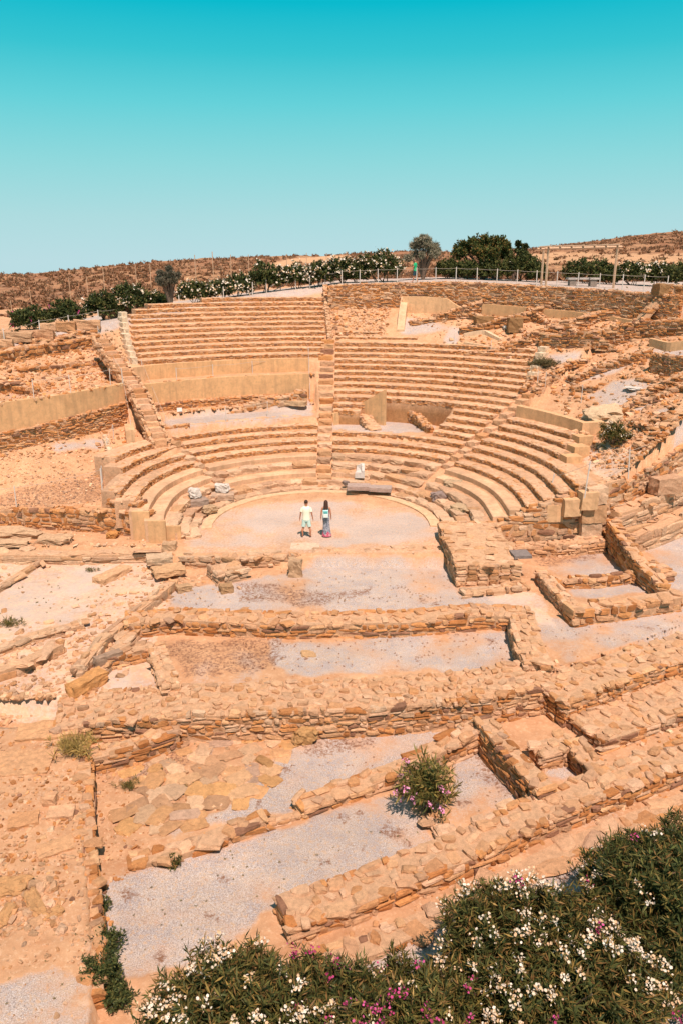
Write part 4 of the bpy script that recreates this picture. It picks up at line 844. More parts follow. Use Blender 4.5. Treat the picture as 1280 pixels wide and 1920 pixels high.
for poly, n, lo, hi, pal in [([(-20, 1370), (155, 1370), (160, 1700), (-20, 1720)], 1900, .015, .075, PAL), ([(-20, 1700), (165, 1700), (175, 1930), (-20, 1930)], 700, .015, .06, PALW),
    ([(165, 1430), (330, 1390), (560, 1370), (500, 1480), (250, 1600), (170, 1640)], 1200, .015, .07, PAL), ([(170, 1640), (240, 1640), (200, 1850), (175, 1850)], 300, .02, .08, PAL),
    ([(560, 1780), (900, 1620), (1290, 1450), (1290, 1520), (900, 1700), (600, 1860)], 900, .02, .08, PAL), ([(1080, 1440), (1290, 1390), (1290, 1460), (1150, 1480)], 350, .02, .08, PAL),
    ([(-20, 1110), (330, 1110), (230, 1290), (-20, 1370)], 2200, .03, .15, PALW), ([(-20, 965), (330, 985), (330, 1100), (-20, 1100)], 900, .03, .13, PALG), ([(300, 1090), (460, 1060), (460, 1110), (310, 1150)], 350, .03, .14, PALG),
    ([(-20, 850), (210, 850), (200, 960), (-20, 960)], 1300, .025, .09, PALW), ([(-20, 610), (200, 640), (240, 735), (-20, 755)], 2600, .04, .17, PAL),
    ([(600, 560), (735, 560), (725, 630), (600, 630)], 1500, .04, .16, PAL), ([(740, 590), (1290, 590), (1290, 870), (1120, 880), (1000, 690), (860, 660)], 5200, .04, .18, PAL),
    ([(1060, 800), (1290, 800), (1150, 920), (1090, 880)], 700, .03, .1, PALW), ([(300, 755), (590, 735), (590, 760), (300, 785)], 500, .04, .15, PAL), ([(-20, 820), (300, 800), (210, 850), (-20, 860)], 500, .04, .15, PAL),
    ([(430, 1040), (850, 1050), (850, 1130), (330, 1130)], 500, .015, .04, PALG), ([(240, 1290), (1000, 1240), (1040, 1270), (130, 1340)], 500, .03, .1, PALW), ([(1000, 1250), (1290, 1180), (1290, 1400), (1100, 1400)], 900, .03, .12, PAL),
    ([(20, 1640), (110, 1660), (120, 1760), (-10, 1760)], 260, .04, .14, PALW)]:
    x, y, z = scatter_px(int(n*.62), poly, rr); qx, qy = proj(x, y, z); og = np.zeros(len(x), bool)
    for P_ in GRAV: og |= inpoly(qx, qy, P_)
    kp = ~og | (rr.random(len(x)) < .12); x, y, z = x[kp], y[kp], z[kp]; k = len(x); sz = lo+(hi-lo)*rr.random(k)**3.2*.85
    pal = np.r_[pal, PALW, PALW]
    z = z+fbm(x, y, .5, 4, 2)*.08
    stones(mb, np.c_[x, y, z+sz*.2], np.c_[sz*rr.uniform(.8, 1.5, k), sz*rr.uniform(.6, 1.2, k), sz*rr.uniform(.3, .8, k)], rr.uniform(0, PI, k), pick(pal, k, rr, .15), .3, r=rr)
tag(mb.build('loose_rubble', STONE), kind='stuff')
# crazy paving in the lower left room
mb = MB(); poly = [(250, 1440), (330, 1400), (560, 1370), (540, 1410), (500, 1480), (330, 1570), (210, 1570), (225, 1500)]
x0, y0 = at(180, 1600, ZF); x1, y1 = at(600, 1360, ZF); GX = []; 
for a in np.arange(x0-1, x1+1, .52):
    for b in np.arange(y0-.5, y1+.8, .46): GX.append((a+rr.normal(0, .09)+(.2 if int(b*10) % 2 else 0), b+rr.normal(0, .08)))
GX = np.array(GX); px, py = proj(GX[:, 0], GX[:, 1], np.full(len(GX), ZF)); m = inpoly(px, py, poly); GX = GX[m]; k = len(GX)
PP = np.array([(.60, .32, .15), (.46, .29, .20), (.64, .40, .24), (.52, .28, .14), (.58, .37, .23), (.62, .33, .14), (.48, .27, .15), (.60, .35, .19)])
stones(mb, np.c_[GX, np.full(k, ZF-.01)+rr.normal(0, .012, k)], np.c_[rr.uniform(.18, .37, k), rr.uniform(.16, .30, k), rr.uniform(.04, .06, k)], rr.uniform(0, PI, k), pick(PP, k, rr), .02, True, rr)
tag(mb.build('flagstone_paving', STONE), 'irregular flagstone paving of ochre and grey slabs in the lower left room', 'paving')

# ---------------------------------------------------------------- vegetation
def leaves(mb, tips, dirs, nl, L, w, pal, r, span=.35, droop=0.0, var=.25):
    n = len(tips); P = np.repeat(tips, nl, 0); D = np.repeat(dirs, nl, 0); k = n*nl
    back = r.random(k)*span; base = P-D*back[:, None]
    a = r.uniform(0, 2*PI, k); up = np.where(np.abs(D[:, 2:3]) < .9, np.array([[0, 0, 1.]]), np.array([[1., 0, 0]])); A = np.cross(D, up); A /= np.linalg.norm(A, axis=1)[:, None]; B = np.cross(D, A)
    rad = A*np.cos(a)[:, None]+B*np.sin(a)[:, None]; mx = r.uniform(.25, .95, k)[:, None]
    d = D*(1-mx)+rad*mx; d[:, 2] -= droop; d /= np.linalg.norm(d, axis=1)[:, None]
    s_ = np.cross(d, rad+r.normal(0, .3, (k, 3))); s_ /= np.linalg.norm(s_, axis=1)[:, None]+1e-9
    l = L*r.uniform(.65, 1.2, k)[:, None]; ww = w*r.uniform(.8, 1.2, k)[:, None]
    V = np.stack([base, base+d*l*.45+s_*ww, base+d*l, base+d*l*.45-s_*ww], 1); q = np.arange(k*4).reshape(-1, 4)
    c = np.clip(pal[r.integers(0, len(pal), k)]*(1+r.normal(0, var, k))[:, None], .005, .6); mb.add(V.reshape(-1, 3), q, col=np.repeat(c, 4, 0))
def blooms(mb, cen, r, n, spread, sz, col):
    k = len(cen)*n; P = np.repeat(cen, n, 0)+r.normal(0, spread, (k, 3)); nr = r.normal(0, 1, (k, 3)); nr[:, 2] += .8; nr[:, 1] -= .5; nr /= np.linalg.norm(nr, axis=1)[:, None]
    A = np.cross(nr, r.normal(0, 1, (k, 3))); A /= np.linalg.norm(A, axis=1)[:, None]; B = np.cross(nr, A); s_ = sz*r.uniform(.6, 1.2, k)
    V = []; 
    for j in range(5):
        a = j*2*PI/5; V.append(P+(A*math.cos(a)+B*math.sin(a))*s_[:, None]+nr*s_[:, None]*.25)
    V.append(P); V = np.stack(V, 1); t = np.array([(5, j, (j+1) % 5) for j in range(5)]); T = (np.arange(k)*6)[:, None, None]+t[None]
    c = np.clip(np.asarray(col)[r.integers(0, len(col), k)]*(1+r.normal(0, .07, k))[:, None], 0, .9); mb.add(V.reshape(-1, 3), None, T.reshape(-1, 3), col=np.repeat(c, 6, 0))
OLE = np.array([(.065, .075, .022), (.095, .095, .026), (.042, .055, .018), (.15, .12, .034), (.27, .17, .05), (.08, .085, .03), (.12, .11, .032), (.20, .11, .04)])
OLEY = np.array([(.10, .10, .028), (.20, .15, .04), (.28, .18, .06), (.07, .08, .025), (.14, .12, .035)])
HED = np.array([(.060, .075, .025), (.085, .10, .03), (.040, .055, .02), (.14, .13, .04)])
GRY = np.array([(.14, .13, .085), (.20, .17, .12), (.10, .10, .06), (.24, .20, .15)])
WHT = [(.70, .60, .50), (.62, .50, .38), (.60, .40, .24)]; MAG = [(.42, .05, .16), (.52, .09, .24), (.30, .03, .10)]; PNK = [(.60, .20, .36), (.66, .30, .45)]
def lobed(r, c, rad, n, lob, inner=.35, flat=1.0):
    # points over a bumpy heap, with outward directions ; c at the base
    u = r.normal(0, 1, (n, 3)); u /= np.linalg.norm(u, axis=1)[:, None]; u[:, 2] = np.abs(u[:, 2])*1.0-flat*r.random(n)*.6; u /= np.linalg.norm(u, axis=1)[:, None]
    rr_ = 1-inner*r.random(n)**2.2
    b = 1+lob*2*(fbm(np.arctan2(u[:, 1], u[:, 0])*1.6+c[0]*3, u[:, 2]*2.4+c[1], 1.3, 3, int(abs(c[0]*10))))
    p = u*(rr_*b)[:, None]*np.array([rad[0], rad[1], rad[2]*.5]); p[:, 2] += rad[2]*.5
    p[:, 2] = np.maximum(p[:, 2], .05*rad[2]); d = u*np.array([1, 1, .8])+np.array([0, 0, .5]); d += r.normal(0, .25, d.shape); d /= np.linalg.norm(d, axis=1)[:, None]
    return p+np.array(c), d, rr_
def shrub(name, label, c, rad, n, nl, L, w, pal, cat='bush', flowers=None, lob=.35, group=None, seed=0, span=.3, stems=6, inner=.45, stemcol=(.16, .11, .07), droop=0, rs=None):
    r = np.random.default_rng(seed+int(abs(c[0])*7+c[1]*3)); root = empty(name, c, label, cat, group)
    p, d, q = lobed(r, c, rad, n, lob, inner); mb = MB(); leaves(mb, p, d, nl, L, w, pal, r, span, droop); mb.build('foliage', LEAF, root)
    mb = MB()
    for i in range(stems):
        e = p[r.integers(0, n)]; m_ = (np.array(c)*.5+e*.5)+r.normal(0, .08*rad[0], 3); b_ = np.array(c)+np.r_[r.normal(0, .12*rad[0], 2), -.05]; tt_ = np.linspace(0, 1, 6)[:, None]
        P = (1-tt_)**2*b_+2*tt_*(1-tt_)*(m_+np.array([0, 0, .1]))+tt_**2*e; tube(mb, P, np.linspace(.035, .008, 6)*max(.5, rad[2]/2), 5, stemcol)
    mb.build('stem', BARK, root)
    if flowers:
        for (nm, cnt, per, spread, sz, col) in flowers:
            out_ = np.where((q > .9) & (d[:, 2] > -.1) & (p[:, 2] > c[2]+rad[2]*.25))[0]
            if len(out_) == 0: continue
            # blooms gather in drifts
            f = fbm(p[out_, 0]*1.0+seed, p[out_, 1]+p[out_, 2], 1.2, 2, seed+len(nm)); o_ = out_[np.argsort(-f+r.normal(0, .35, len(f)))][:cnt]
            mb = MB(); blooms(mb, p[o_]+d[o_]*.05, r, per, spread, sz, col); mb.build(nm, PETAL, root)['kind'] = 'stuff'
    return root
G1 = 'oleander bushes in the foreground'
z_ = -1.25
fw = lambda n: ('white_flowers', int(n*.8), 17, .055, .027, WHT); fm = lambda n: ('magenta_flowers', n, 12, .05, .024, MAG)
shrub('oleander_bush', 'round oleander mound with white flowers at the bottom left edge of the hedge', (-1.75, 9.55, z_), (1.55, 1.3, 2.45), 1500, 26, .19, .015, OLE, 'oleander', [fw(110)], group=G1, seed=1, lob=.42, span=.45, inner=.62, stems=14)
shrub('oleander_bush', 'oleander with magenta flowers right of the white mound at the bottom', (-.15, 9.75, z_), (1.15, 1.2, 2.2), 1200, 26, .18, .014, np.r_[OLE, OLEY[:1]], 'oleander', [fm(60), ('white_flowers', 8, 8, .04, .022, WHT)], group=G1, seed=2, lob=.42, span=.45, inner=.62, stems=14)
shrub('oleander_bush', 'yellowish sparse flowering oleander at the middle of the bottom edge', (1.35, 9.7, z_), (1.2, 1.2, 2.15), 1200, 26, .19, .015, np.r_[OLE, OLEY], 'oleander', [('white_flowers', 36, 7, .04, .022, WHT[1:]), fm(20)], group=G1, seed=3, lob=.42, span=.45, inner=.62, stems=14)
shrub('oleander_bush', 'largest oleander covered in white flower clusters in the bottom right', (3.65, 10.7, z_), (1.95, 1.9, 2.5), 3000, 26, .20, .015, OLE, 'oleander', [fw(430), fm(16)], group=G1, seed=4, lob=.42, span=.45, inner=.62, stems=14)
shrub('oleander_bush', 'darker oleander with few flowers rising at the right edge behind the largest one', (6.75, 12.1, z_), (2.0, 1.9, 2.75), 2600, 26, .20, .015, np.r_[OLE, HED], 'oleander', [fw(45), fm(6)], group=G1, seed=5, lob=.42, span=.45, inner=.62, stems=14)
shrub('oleander_bush', 'magenta flowering sprigs at the very bottom left corner', (-3.5, 9.3, z_+.1), (.65, .5, 1.0), 200, 18, .13, .012, OLE, 'oleander', [fm(45)], group=G1, seed=6)
x, y, _ = pt(798, 1528); shrub('oleander_bush', 'single small oleander with pink flowers growing on the low diagonal wall', (x+.05, y+.15, ZF), (.72, .66, 1.6), 120, 20, .27, .018, OLEY*1.15, 'oleander', [('pink_flowers', 12, 12, .05, .03, PNK)], seed=7, lob=.6, inner=.9, span=.5, stems=16)
for q, (a, b, rad, n_, l_) in enumerate([(195, 1850, (.42, .34, .8), 300, 'largest dark shrub growing on the left retaining edge, tallest of its group'), (192, 1790, (.42, .4, .6), 240, 'middle dark shrub growing out of the left retaining edge'), (188, 1705, (.26, .25, .3), 110, 'small round dark shrub highest on the left retaining edge'), (325, 1622, (.2, .2, .3), 90, 'spiky green tuft beside the end of the low diagonal wall'), (222, 1880, (.32, .3, .5), 170, 'low dark shrub at the foot of the largest one by the retaining edge')]):
    x, y, z = pt(a, b); shrub('wall_shrub', l_, (x, y, z-.05), rad, n_, 16, .09, .014, HED if q != 3 else OLE, 'shrub', seed=10+q, group='dark shrubs on the left retaining edge' if q != 3 else None, inner=.7, lob=.5)
x, y, z = pt(1153, 838); shrub('oleander_bush', 'lone bush with white flowers standing on the bare ground right of the seats', (x, y+.2, z-.05), (.80, .7, 1.35), 260, 16, .19, .018, np.r_[OLE, OLEY[:2]], 'oleander', [('white_flowers', 36, 5, .06, .03, WHT)], seed=20, lob=.5, inner=.8)
x, y, z = pt(1018, 690); shrub('thorn_bush', 'low grey green thorny bush at the top end of the right side rows', (x, y, z-.05), (1.0, .6, .8), 260, 14, .14, .015, np.array([(.12, .11, .05), (.16, .13, .06), (.2, .13, .06)]), 'bush', seed=21, inner=.9)
# weeds and dry tufts on the ground: uncountable
mb = MB(); mb2 = MB(); rw = np.random.default_rng(33)
for poly, n, L, pal in [([(180, 1640), (820, 1500), (820, 1600), (440, 1740), (200, 1830)], 130, .045, OLEY), ([(-20, 1600), (170, 1600), (180, 1920), (-20, 1920)], 60, .05, OLEY), ([(240, 1400), (540, 1380), (480, 1480), (260, 1560)], 50, .06, OLEY), ([(560, 1370), (720, 1370), (700, 1440), (520, 1440)], 90, .05, np.array([(.25, .12, .07), (.3, .16, .09)])),
    ([(870, 1410), (960, 1430), (1000, 1530), (900, 1560)], 80, .05, np.array([(.25, .13, .07), (.22, .13, .06)])), ([(320, 1110), (850, 1060), (860, 1130), (320, 1140)], 260, .06, np.array([(.33, .18, .10), (.3, .2, .12)])), ([(300, 1205), (980, 1190), (980, 1240), (300, 1270)], 350, .06, np.array([(.32, .16, .09), (.38, .2, .12)])),
    ([(60, 890), (220, 880), (200, 945), (0, 955)], 260, .08, np.array([(.30, .2, .15), (.36, .26, .2)])), ([(-20, 1100), (230, 1080), (180, 1160), (-20, 1190)], 70, .07, OLEY), ([(-20, 590), (200, 600), (200, 640), (-20, 650)], 80, .15, OLEY), ([(600, 528), (1290, 540), (1290, 560), (600, 545)], 160, .15, OLEY), ([(1000, 650), (1290, 650), (1290, 860), (1100, 870)], 260, .12, np.array([(.3, .18, .1), (.2, .15, .06)])),
    ([(180, 620), (260, 620), (250, 660), (200, 660)], 90, .12, OLEY), ([(1000, 1150), (1280, 1145), (1280, 1210), (1080, 1240)], 160, .05, np.array([(.3, .18, .12)]))]:
    x, y, z = scatter_px(int(n*.5), poly, rw); pal = pal*1.25+.02; L = L*.65; k = len(x); d = rw.normal(0, .5, (k, 3)); d[:, 2] = 1; d /= np.linalg.norm(d, axis=1)[:, None]
    leaves(mb, np.c_[x, y, z+L*.45], d, 18, L*1.5, L*.16, pal, rw, L*1.2)
x, y, z = at(185, 1402, -.5)[0], at(185, 1402, -.5)[1], -.5
tag(mb.build('dry_weeds', LEAF), kind='stuff')
for q, (a, b, L, n_, pal, l_, zz_) in enumerate([(140, 1405, .22, 60, np.array([(.42, .30, .10), (.36, .24, .08)]), 'dry straw coloured grass tuft at the left end of the broad wall', -.5), (242, 1475, .12, 26, OLEY, 'small yellow green weed in the paved lower left room', ZF), (728, 1358, .10, 40, OLEY, 'grey green weeds at the foot of the broad cross wall', ZF), (612, 1362, .09, 26, OLEY, 'little weed clump at the foot of the cross wall beside the boulder', ZF), (18, 1172, .18, 30, OLEY, 'yellow green weed tuft at the left edge of the site', ZS), (175, 1070, .12, 20, OLEY, 'tiny weed tuft near the slantwise grey slab', ZS)]):
    x, y = at(a, b, zz_); r = np.random.default_rng(q); P = np.c_[x+r.normal(0, L*1.4, n_), y+r.normal(0, L, n_), np.full(n_, zz_+L*.7)]; d = r.normal(0, .5, (n_, 3)); d[:, 2] = 1; d /= np.linalg.norm(d, axis=1)[:, None]
    mb = MB(); leaves(mb, P, d, 14, L*1.2, L*.05, pal, r, L*.6); tag(mb.build('weed_tuft', LEAF), l_, 'weed')

P_, s_, mb = SCR; r_ = np.random.default_rng(77); P_ = P_+r_.normal(0, .45, P_.shape)*s_[:, None]*np.array([1, 1, .35]); d = r_.normal(0, .7, P_.shape); d[:, 2] = np.abs(d[:, 2])+.5; d /= np.linalg.norm(d, axis=1)[:, None]
leaves(mb, P_, d, 7, .45, .09, PS*.9, r_, .4)
tag(mb.build('hillside_scrub', LEAF), kind='stuff')

# hedge along the upper path, trees
def far_pt(px, py, D):                    # foot on the plateau: distance D, height from the row
    x, y = px, py; t_ = D; u = -(py-960)/F; dy = math.cos(PITCH)+u*math.sin(PITCH); tt_ = D/dy; return ((px-640)/F*tt_, D)
G2 = 'oleander hedge bushes along the upper path'
HB = [(58, 612, 58, 62, 44, 6, 'small dark bush at the far left of the upper hedge', MAG, 6), (125, 600, 60, 58, 50, 7, 'second dark bush from the left with a few dark red flowers', MAG, 8), (195, 584, 62, 60, 52, 8, 'bush left of the widest pale flowered one in the hedge', WHT, 25), (245, 580, 63, 75, 58, 8, 'broad dark bush dotted with pale flowers in the left hedge', WHT, 45), (292, 565, 64, 40, 36, 8, 'low bush hugging the left side of the small grey tree', WHT, 14),
 (368, 553, 66, 56, 40, 8, 'bush thick with white flowers right of the small grey tree', WHT, 60), (410, 550, 66, 40, 34, 8, 'low white flowered bush between two taller ones', WHT, 40), (448, 548, 66, 50, 40, 8, 'white flowered bush left of the tall dark bush', WHT, 70), (500, 543, 67, 56, 54, 9, 'tallest darkest bush of the central hedge', WHT, 30), (556, 541, 67, 56, 46, 9, 'bush covered in white flowers right of the tall dark bush', WHT, 90), (598, 538, 67, 46, 44, 9, 'white flowered bush behind the top of the middle stairs', WHT, 70), (640, 535, 67, 56, 46, 9, 'bush with dense white blooms left of the domed bush', WHT, 80), (668, 532, 67, 40, 38, 9, 'narrow low bush left of the domed bush', WHT, 24), (712, 529, 67, 76, 56, 9, 'domed dark bush with white top flowers beside the walker', WHT, 60),
 (1100, 521, 70, 84, 46, 9, 'rounded dark bush seen through the pergola', None, 0), (1140, 523, 70, 36, 36, 9, 'small dark bush behind the right posts of the pergola', None, 0), (1185, 524, 70, 60, 42, 9, 'white flowered bush right of the pergola', WHT, 70), (1232, 528, 68, 56, 44, 9, 'green yellow bush second from the right edge', WHT, 30), (1280, 532, 66, 60, 46, 9, 'olive green bush at the right edge of the upper hedge', None, 0),
 (838, 523, 70, 40, 36, 9, 'low dark bush left under the big green tree', None, 0), (872, 523, 70, 50, 34, 9, 'dark hedge bush below the left half of the big tree', None, 0), (925, 526, 70, 60, 40, 9, 'dark hedge bush below the middle of the big tree', None, 0), (975, 527, 70, 60, 56, 9, 'tall dark bush under the right side of the big tree', WHT, 8), (1005, 530, 69, 30, 36, 9, 'narrow dark bush left of the pergola post', None, 0)]
for q, (px_, py_, D, w_, h_, dens, l_, fc, nf) in enumerate(HB):
    x, y = far_pt(px_, py_, D); zz_ = tz(x, y); ppm = F/(math.cos(PITCH)*D); R_ = w_/ppm/2*1.2; Hh = h_/ppm*1.02
    # keep the crown's top at its row although the ground there may lie a little off
    shrub('hedge_bush', l_, (x, y, zz_-.15), (R_, 1.3, Hh+.15), 330, 13, .26, .05, HED if q < 17 else np.r_[HED, OLEY[:1]], 'bush', [('flowers', nf, 4, .12, .085, fc)] if fc else None, seed=40+q, group=G2, lob=.28, inner=.6, span=.35)
def tree(name, label, px_, py_, D, w_, h_, pal, trunk_h, seed, n=900, col=(.17, .12, .09), spread=1.0, L=.22, lw=.045, nl=14, clumps=14, droop=0, low=.35):
    x, y = far_pt(px_, py_, D); z = tz(x, y)-.1; r = np.random.default_rng(seed); ppm = F/(math.cos(PITCH)*D); Wd = w_/ppm; Hh = h_/ppm
    root = empty(name, (x, y, z), label, 'tree'); mb = MB(); ends = []
    for i in range(clumps):
        a = r.uniform(0, 2*PI); rd = math.sqrt(r.random())*Wd*.42*spread; hh = Hh*(low+(1-low-.08)*(1-(rd/(Wd*.5))**2*.6)*r.uniform(.55, 1)); e = np.array([x+rd*math.cos(a), y+rd*math.sin(a)*.8, z+hh])
        b_ = np.array([x, y, z]); m_ = np.array([x+.25*rd*math.cos(a), y, z+Hh*trunk_h]); tt_ = np.linspace(0, 1, 8)[:, None]; P = (1-tt_)**2*b_+2*tt_*(1-tt_)*m_+tt_**2*e; tube(mb, P, np.linspace(.13, .02, 8), 6, col); ends.append(e)
    mb.build('trunk', BARK, root); mb = MB(); per = n//clumps
    for e in ends:
        u = r.normal(0, 1, (per, 3)); u /= np.linalg.norm(u, axis=1)[:, None]; rd = Wd*r.uniform(.08, .17); p = e+u*rd*(r.random((per, 1))**.4)*np.array([1, 1, .75]); d = u+np.array([0, 0, .3]); d /= np.linalg.norm(d, axis=1)[:, None]
        leaves(mb, p, d, nl, L, lw, pal, r, .3, droop)
    mb.build('crown', LEAF, root); return root
tree('olive_tree', 'grey feathery tree behind the walker in green', 792, 527, 69, 68, 90, GRY*1.7, .35, 1, n=1500, clumps=22, L=.3, lw=.02, low=.2)
tree('olive_tree', 'small grey green tree standing in the left hedge', 320, 560, 62, 50, 98, GRY*.95, .3, 2, n=900, clumps=16, L=.3, lw=.022, low=.15)
tree('broadleaf_tree', 'big spreading green tree with rusty patches left of the pergola', 905, 527, 72, 138, 84, np.array([(.075, .095, .028), (.10, .115, .03), (.24, .14, .04), (.055, .07, .025)]),   .4, 3, n=1300, clumps=22, L=.24, lw=.06, low=.35)
tree('broadleaf_tree', 'smaller green tree crown joining the big tree on its right', 962, 529, 72, 56, 80, np.array([(.05, .07, .02), (.03, .05, .018), (.12, .09, .03)]), .4, 4, n=700, clumps=10, L=.24, lw=.06, low=.3)

# ---------------------------------------------------------------- rope fences
WHITE = (.62, .55, .49)
def fence(label, feet, hgt, rope=True, name='rope_fence', col=WHITE, r_=.035, levels=(.93,), lean=None, sag=.08, zlist=None, cat='fence'):
    pts = [pt(a, b) for a, b in feet] if zlist is None else [(*at(a, b, z), z) for (a, b), z in zip(feet, zlist)]
    root = empty(name, pts[0], label, cat)
    tops = []
    for i, p in enumerate(pts):
        h = hgt[i] if isinstance(hgt, (list, tuple)) else hgt; lx = lean[i] if lean else random.uniform(-.02, .02)
        b_ = np.array([p[0], p[1], p[2]-.1]); t_ = np.array([p[0]+lx*h, p[1], p[2]+h]); mb = MB(); tube(mb, [b_, (b_+t_)/2, t_], r_, 8, col); mb.build('post', WPOST, root); tops.append((b_, t_))
    if rope:
        for lv in levels:
            mb = MB()
            for (b0, t0), (b1, t1) in zip(tops[:-1], tops[1:]):
                a = b0+(t0-b0)*lv; b = b1+(t1-b1)*lv; s_ = np.linspace(0, 1, 9)[:, None]; P = a*(1-s_)+b*s_; P[:, 2] -= sag*4*(s_*(1-s_))[:, 0]*np.linalg.norm(b-a)*.25; tube(mb, P, .009, 5, (.50, .42, .35), False)
            mb.build('rope', ROPE, root)
    return root
fence('long white post and rope fence along the top of the retaining wall', [(610, 538), (641, 535), (674, 533), (708, 531), (743.5, 530), (780, 530), (816, 529), (853.5, 529), (893, 531), (930, 534), (968, 538), (1004, 540), (1042, 542), (1081, 545), (1122, 545), (1165, 545.5), (1205, 546.5), (1248, 549)], 1.12)
fence('white post fence along the path above the upper left rows', [(420, 563.5), (449, 556), (474, 554.5), (500, 549), (526, 544), (554.5, 543), (581.5, 542)], 1.05, rope=False)
fence('rope fence with white posts beside the left path, running to the left edge', [(-40, 655), (10, 645), (76, 627), (131, 617), (186, 607), (246, 588), (294, 580), (337, 577)], .95)
fence('row of thin wooden stakes on the hillside behind the left hedge', [(27, 611), (61, 580), (134, 563), (166, 558), (197, 544), (257, 534), (284, 536), (368, 524), (401, 521)], 1.9, rope=False, name='stake_fence', col=(.52, .34, .22), r_=.03, zlist=[7.6, 8.3, 8.9, 9.1, 9.8, 10.2, 10.2, 10.9, 11.1])
fence('row of thin wooden stakes on the hillside behind the central hedge', [(434, 517), (467, 511), (538, 508), (575, 504), (612, 502), (648, 499)], 1.6, rope=False, name='stake_fence', col=(.52, .34, .22), r_=.03, zlist=[11.2, 11.3, 11.4, 11.55, 11.6, 11.7])
fence('thin white posts on the ground above the plaster wall of the left slope', [(65, 751), (134, 744), (209, 737.5), (232, 728)], [1.1, 1.1, 1.1, .9], rope=True, r_=.022)
fence('thin white posts on the ledge between the two plaster walls', [(332, 714), (400, 707), (474, 700), (525, 697)], .85, r_=.022)
fence('pair of thin white posts beside the middle stairs at the end of the plaster walls', [(580, 718), (581, 752)], [1.9, 1.2], r_=.022, sag=.01)
fence('two thin white posts along the front of the left gravel terrace', [(424, 790), (502, 780)], .95, r_=.022)
fence('white handrail rope beside the narrow left staircase', [(186, 640), (232, 735), (247, 815)], 1.0, r_=.025)
fence('white rope rail at the plaster block right of the narrow left staircase', [(246, 712), (268, 708), (312, 795)], [1.0, .9, .5], r_=.022)
fence('thin white posts and rope above the left parodos wall', [(-50, 985), (33, 962), (194, 935), (193, 905)], [1.1, 1.25, 1.1, .9], r_=.028)
fence('two thin white posts by the ragged end of the middle left rows', [(203, 850), (214, 825)], .9, r_=.022)
fence('leaning white posts and rope at the top corner of the right parodos wall', [(1023, 952), (1095, 930), (1177, 894), (1259, 848)], [1.7, 1.6, 1.35, 1.2], lean=[.15, .06, -.06, -.05], zlist=[1.0, 2.3, 2.6, 2.9], r_=.03)
fence('thin white posts and rope at the plaster corner above the right rows', [(1006, 722), (1019.5, 738), (1088, 756)], [.9, .9, 1.1], r_=.022)
fence('three thin white posts above the top right rows', [(850, 650), (919, 661), (696, 638)][:2], .85, rope=False, r_=.022)
# metal handrail over the little passage in the upper left rows
x, y = at(530, 582, 8.4); root = empty('metal_railing', (x, y, 8.3), 'white metal railing round the small sunken passage in the upper left rows', 'railing')
pr = [(497, 561, 8.9), (508, 577, 8.6), (519, 588, 8.35), (545, 588, 8.35), (531, 574, 8.8)]; T0 = []
for a, b, z in pr:
    X0, Y0 = at(a, b, z); mb = MB(); tube(mb, [(X0, Y0, z-.1), (X0, Y0, z+.85)], .03, 6, WHITE); mb.build('post', WPOST, root); T0.append((X0, Y0, z))
mb = MB(); tube(mb, [(T0[2][0], T0[2][1], T0[2][2]+.8), (T0[3][0], T0[3][1], T0[3][2]+.08)], .035, 6, WHITE); tube(mb, [(q[0], q[1], q[2]+.8) for q in T0[:3]], .025, 6, WHITE); mb.build('rail', WPOST, root)
for (a, b, c, d_, l_) in [(488, 549, 515, 533, ''), (500, 552, 532, 535, '')]:
    X0, Y0 = at(a, b, 9.6); X1, Y1 = at(c, d_, 10.4); mb = MB(); tube(mb, [(X0, Y0, 9.6), (X1, Y1, 10.4)], .03, 6, WHITE); mb.build('rail', WPOST, root)
# small white sign lying on the terrace
x, y, z = pt(338, 781); mb = MB(); box_mesh(mb, (x, y, z+.2), (.32, .03, .24), .3, (.8, .78, .74), n=1, nz=0); tube(mb, [(x, y+.03, z), (x, y+.03, z+.2)], .015, 6, (.5, .45, .4)); tag(mb.build('small_sign', PETAL), 'tiny blank white sign board at the left end of the grey gravel terrace', 'sign')

# ---------------------------------------------------------------- pergola and bench
D0 = 60.0; xl, _ = far_pt(1022, 535, D0); xr, _ = far_pt(1149, 535, D0); zl = tz(xl, D0); zr2 = tz(xr, D0)
root = empty('timber_pergola', ((xl+xr)/2, D0, zl), 'pale timber pergola frame standing on the upper gravel path', 'pergola'); WD_ = (.52, .34, .22); topz = HC-(D0*math.tan(math.atan((960-463)/F)-PITCH)*-1) if False else HC+D0*math.tan(math.atan((960-466)/F)-PITCH)
def bar(a, b, w, nm):
    mb = MB(); a = np.array(a, float); b = np.array(b, float); tube(mb, [a, b], w, 4, WD_); return mb.build(nm, WOOD, root)
for (x_, y_) in ((xl, D0), (xl+.25, D0+2.4), (xr, D0), (xr+.35, D0+1.0)): bar((x_, y_, zl-.2), (x_, y_, topz), .085, 'post')
for (a, b) in ((0, 0), (2.4, .0)): bar((xl-.25, D0+a, topz), (xr+.35, D0+a, topz+.12), .085, 'beam')
for i in range(7): xx_ = xl+(xr-xl)*i/6; bar((xx_, D0-.35, topz+.14+.02*i), (xx_, D0+2.8, topz+.14+.02*i), .07, 'rafter')
xb0, _ = far_pt(1062, 528, 62.5); xb1, _ = far_pt(1120, 528, 62.5); zb_ = tz(xb0, 62.5)
root = empty('stone_table', ((xb0+xb1)/2, 62.5, zb_), 'long low stone bench slab under the pergola', 'bench')
mb = MB(); box_mesh(mb, ((xb0+xb1)/2, 62.5, zb_+.52), (xb1-xb0, .7, .14), 0, (.50, .44, .40), n=3, nz=.01); mb.build('slab', STONE, root)
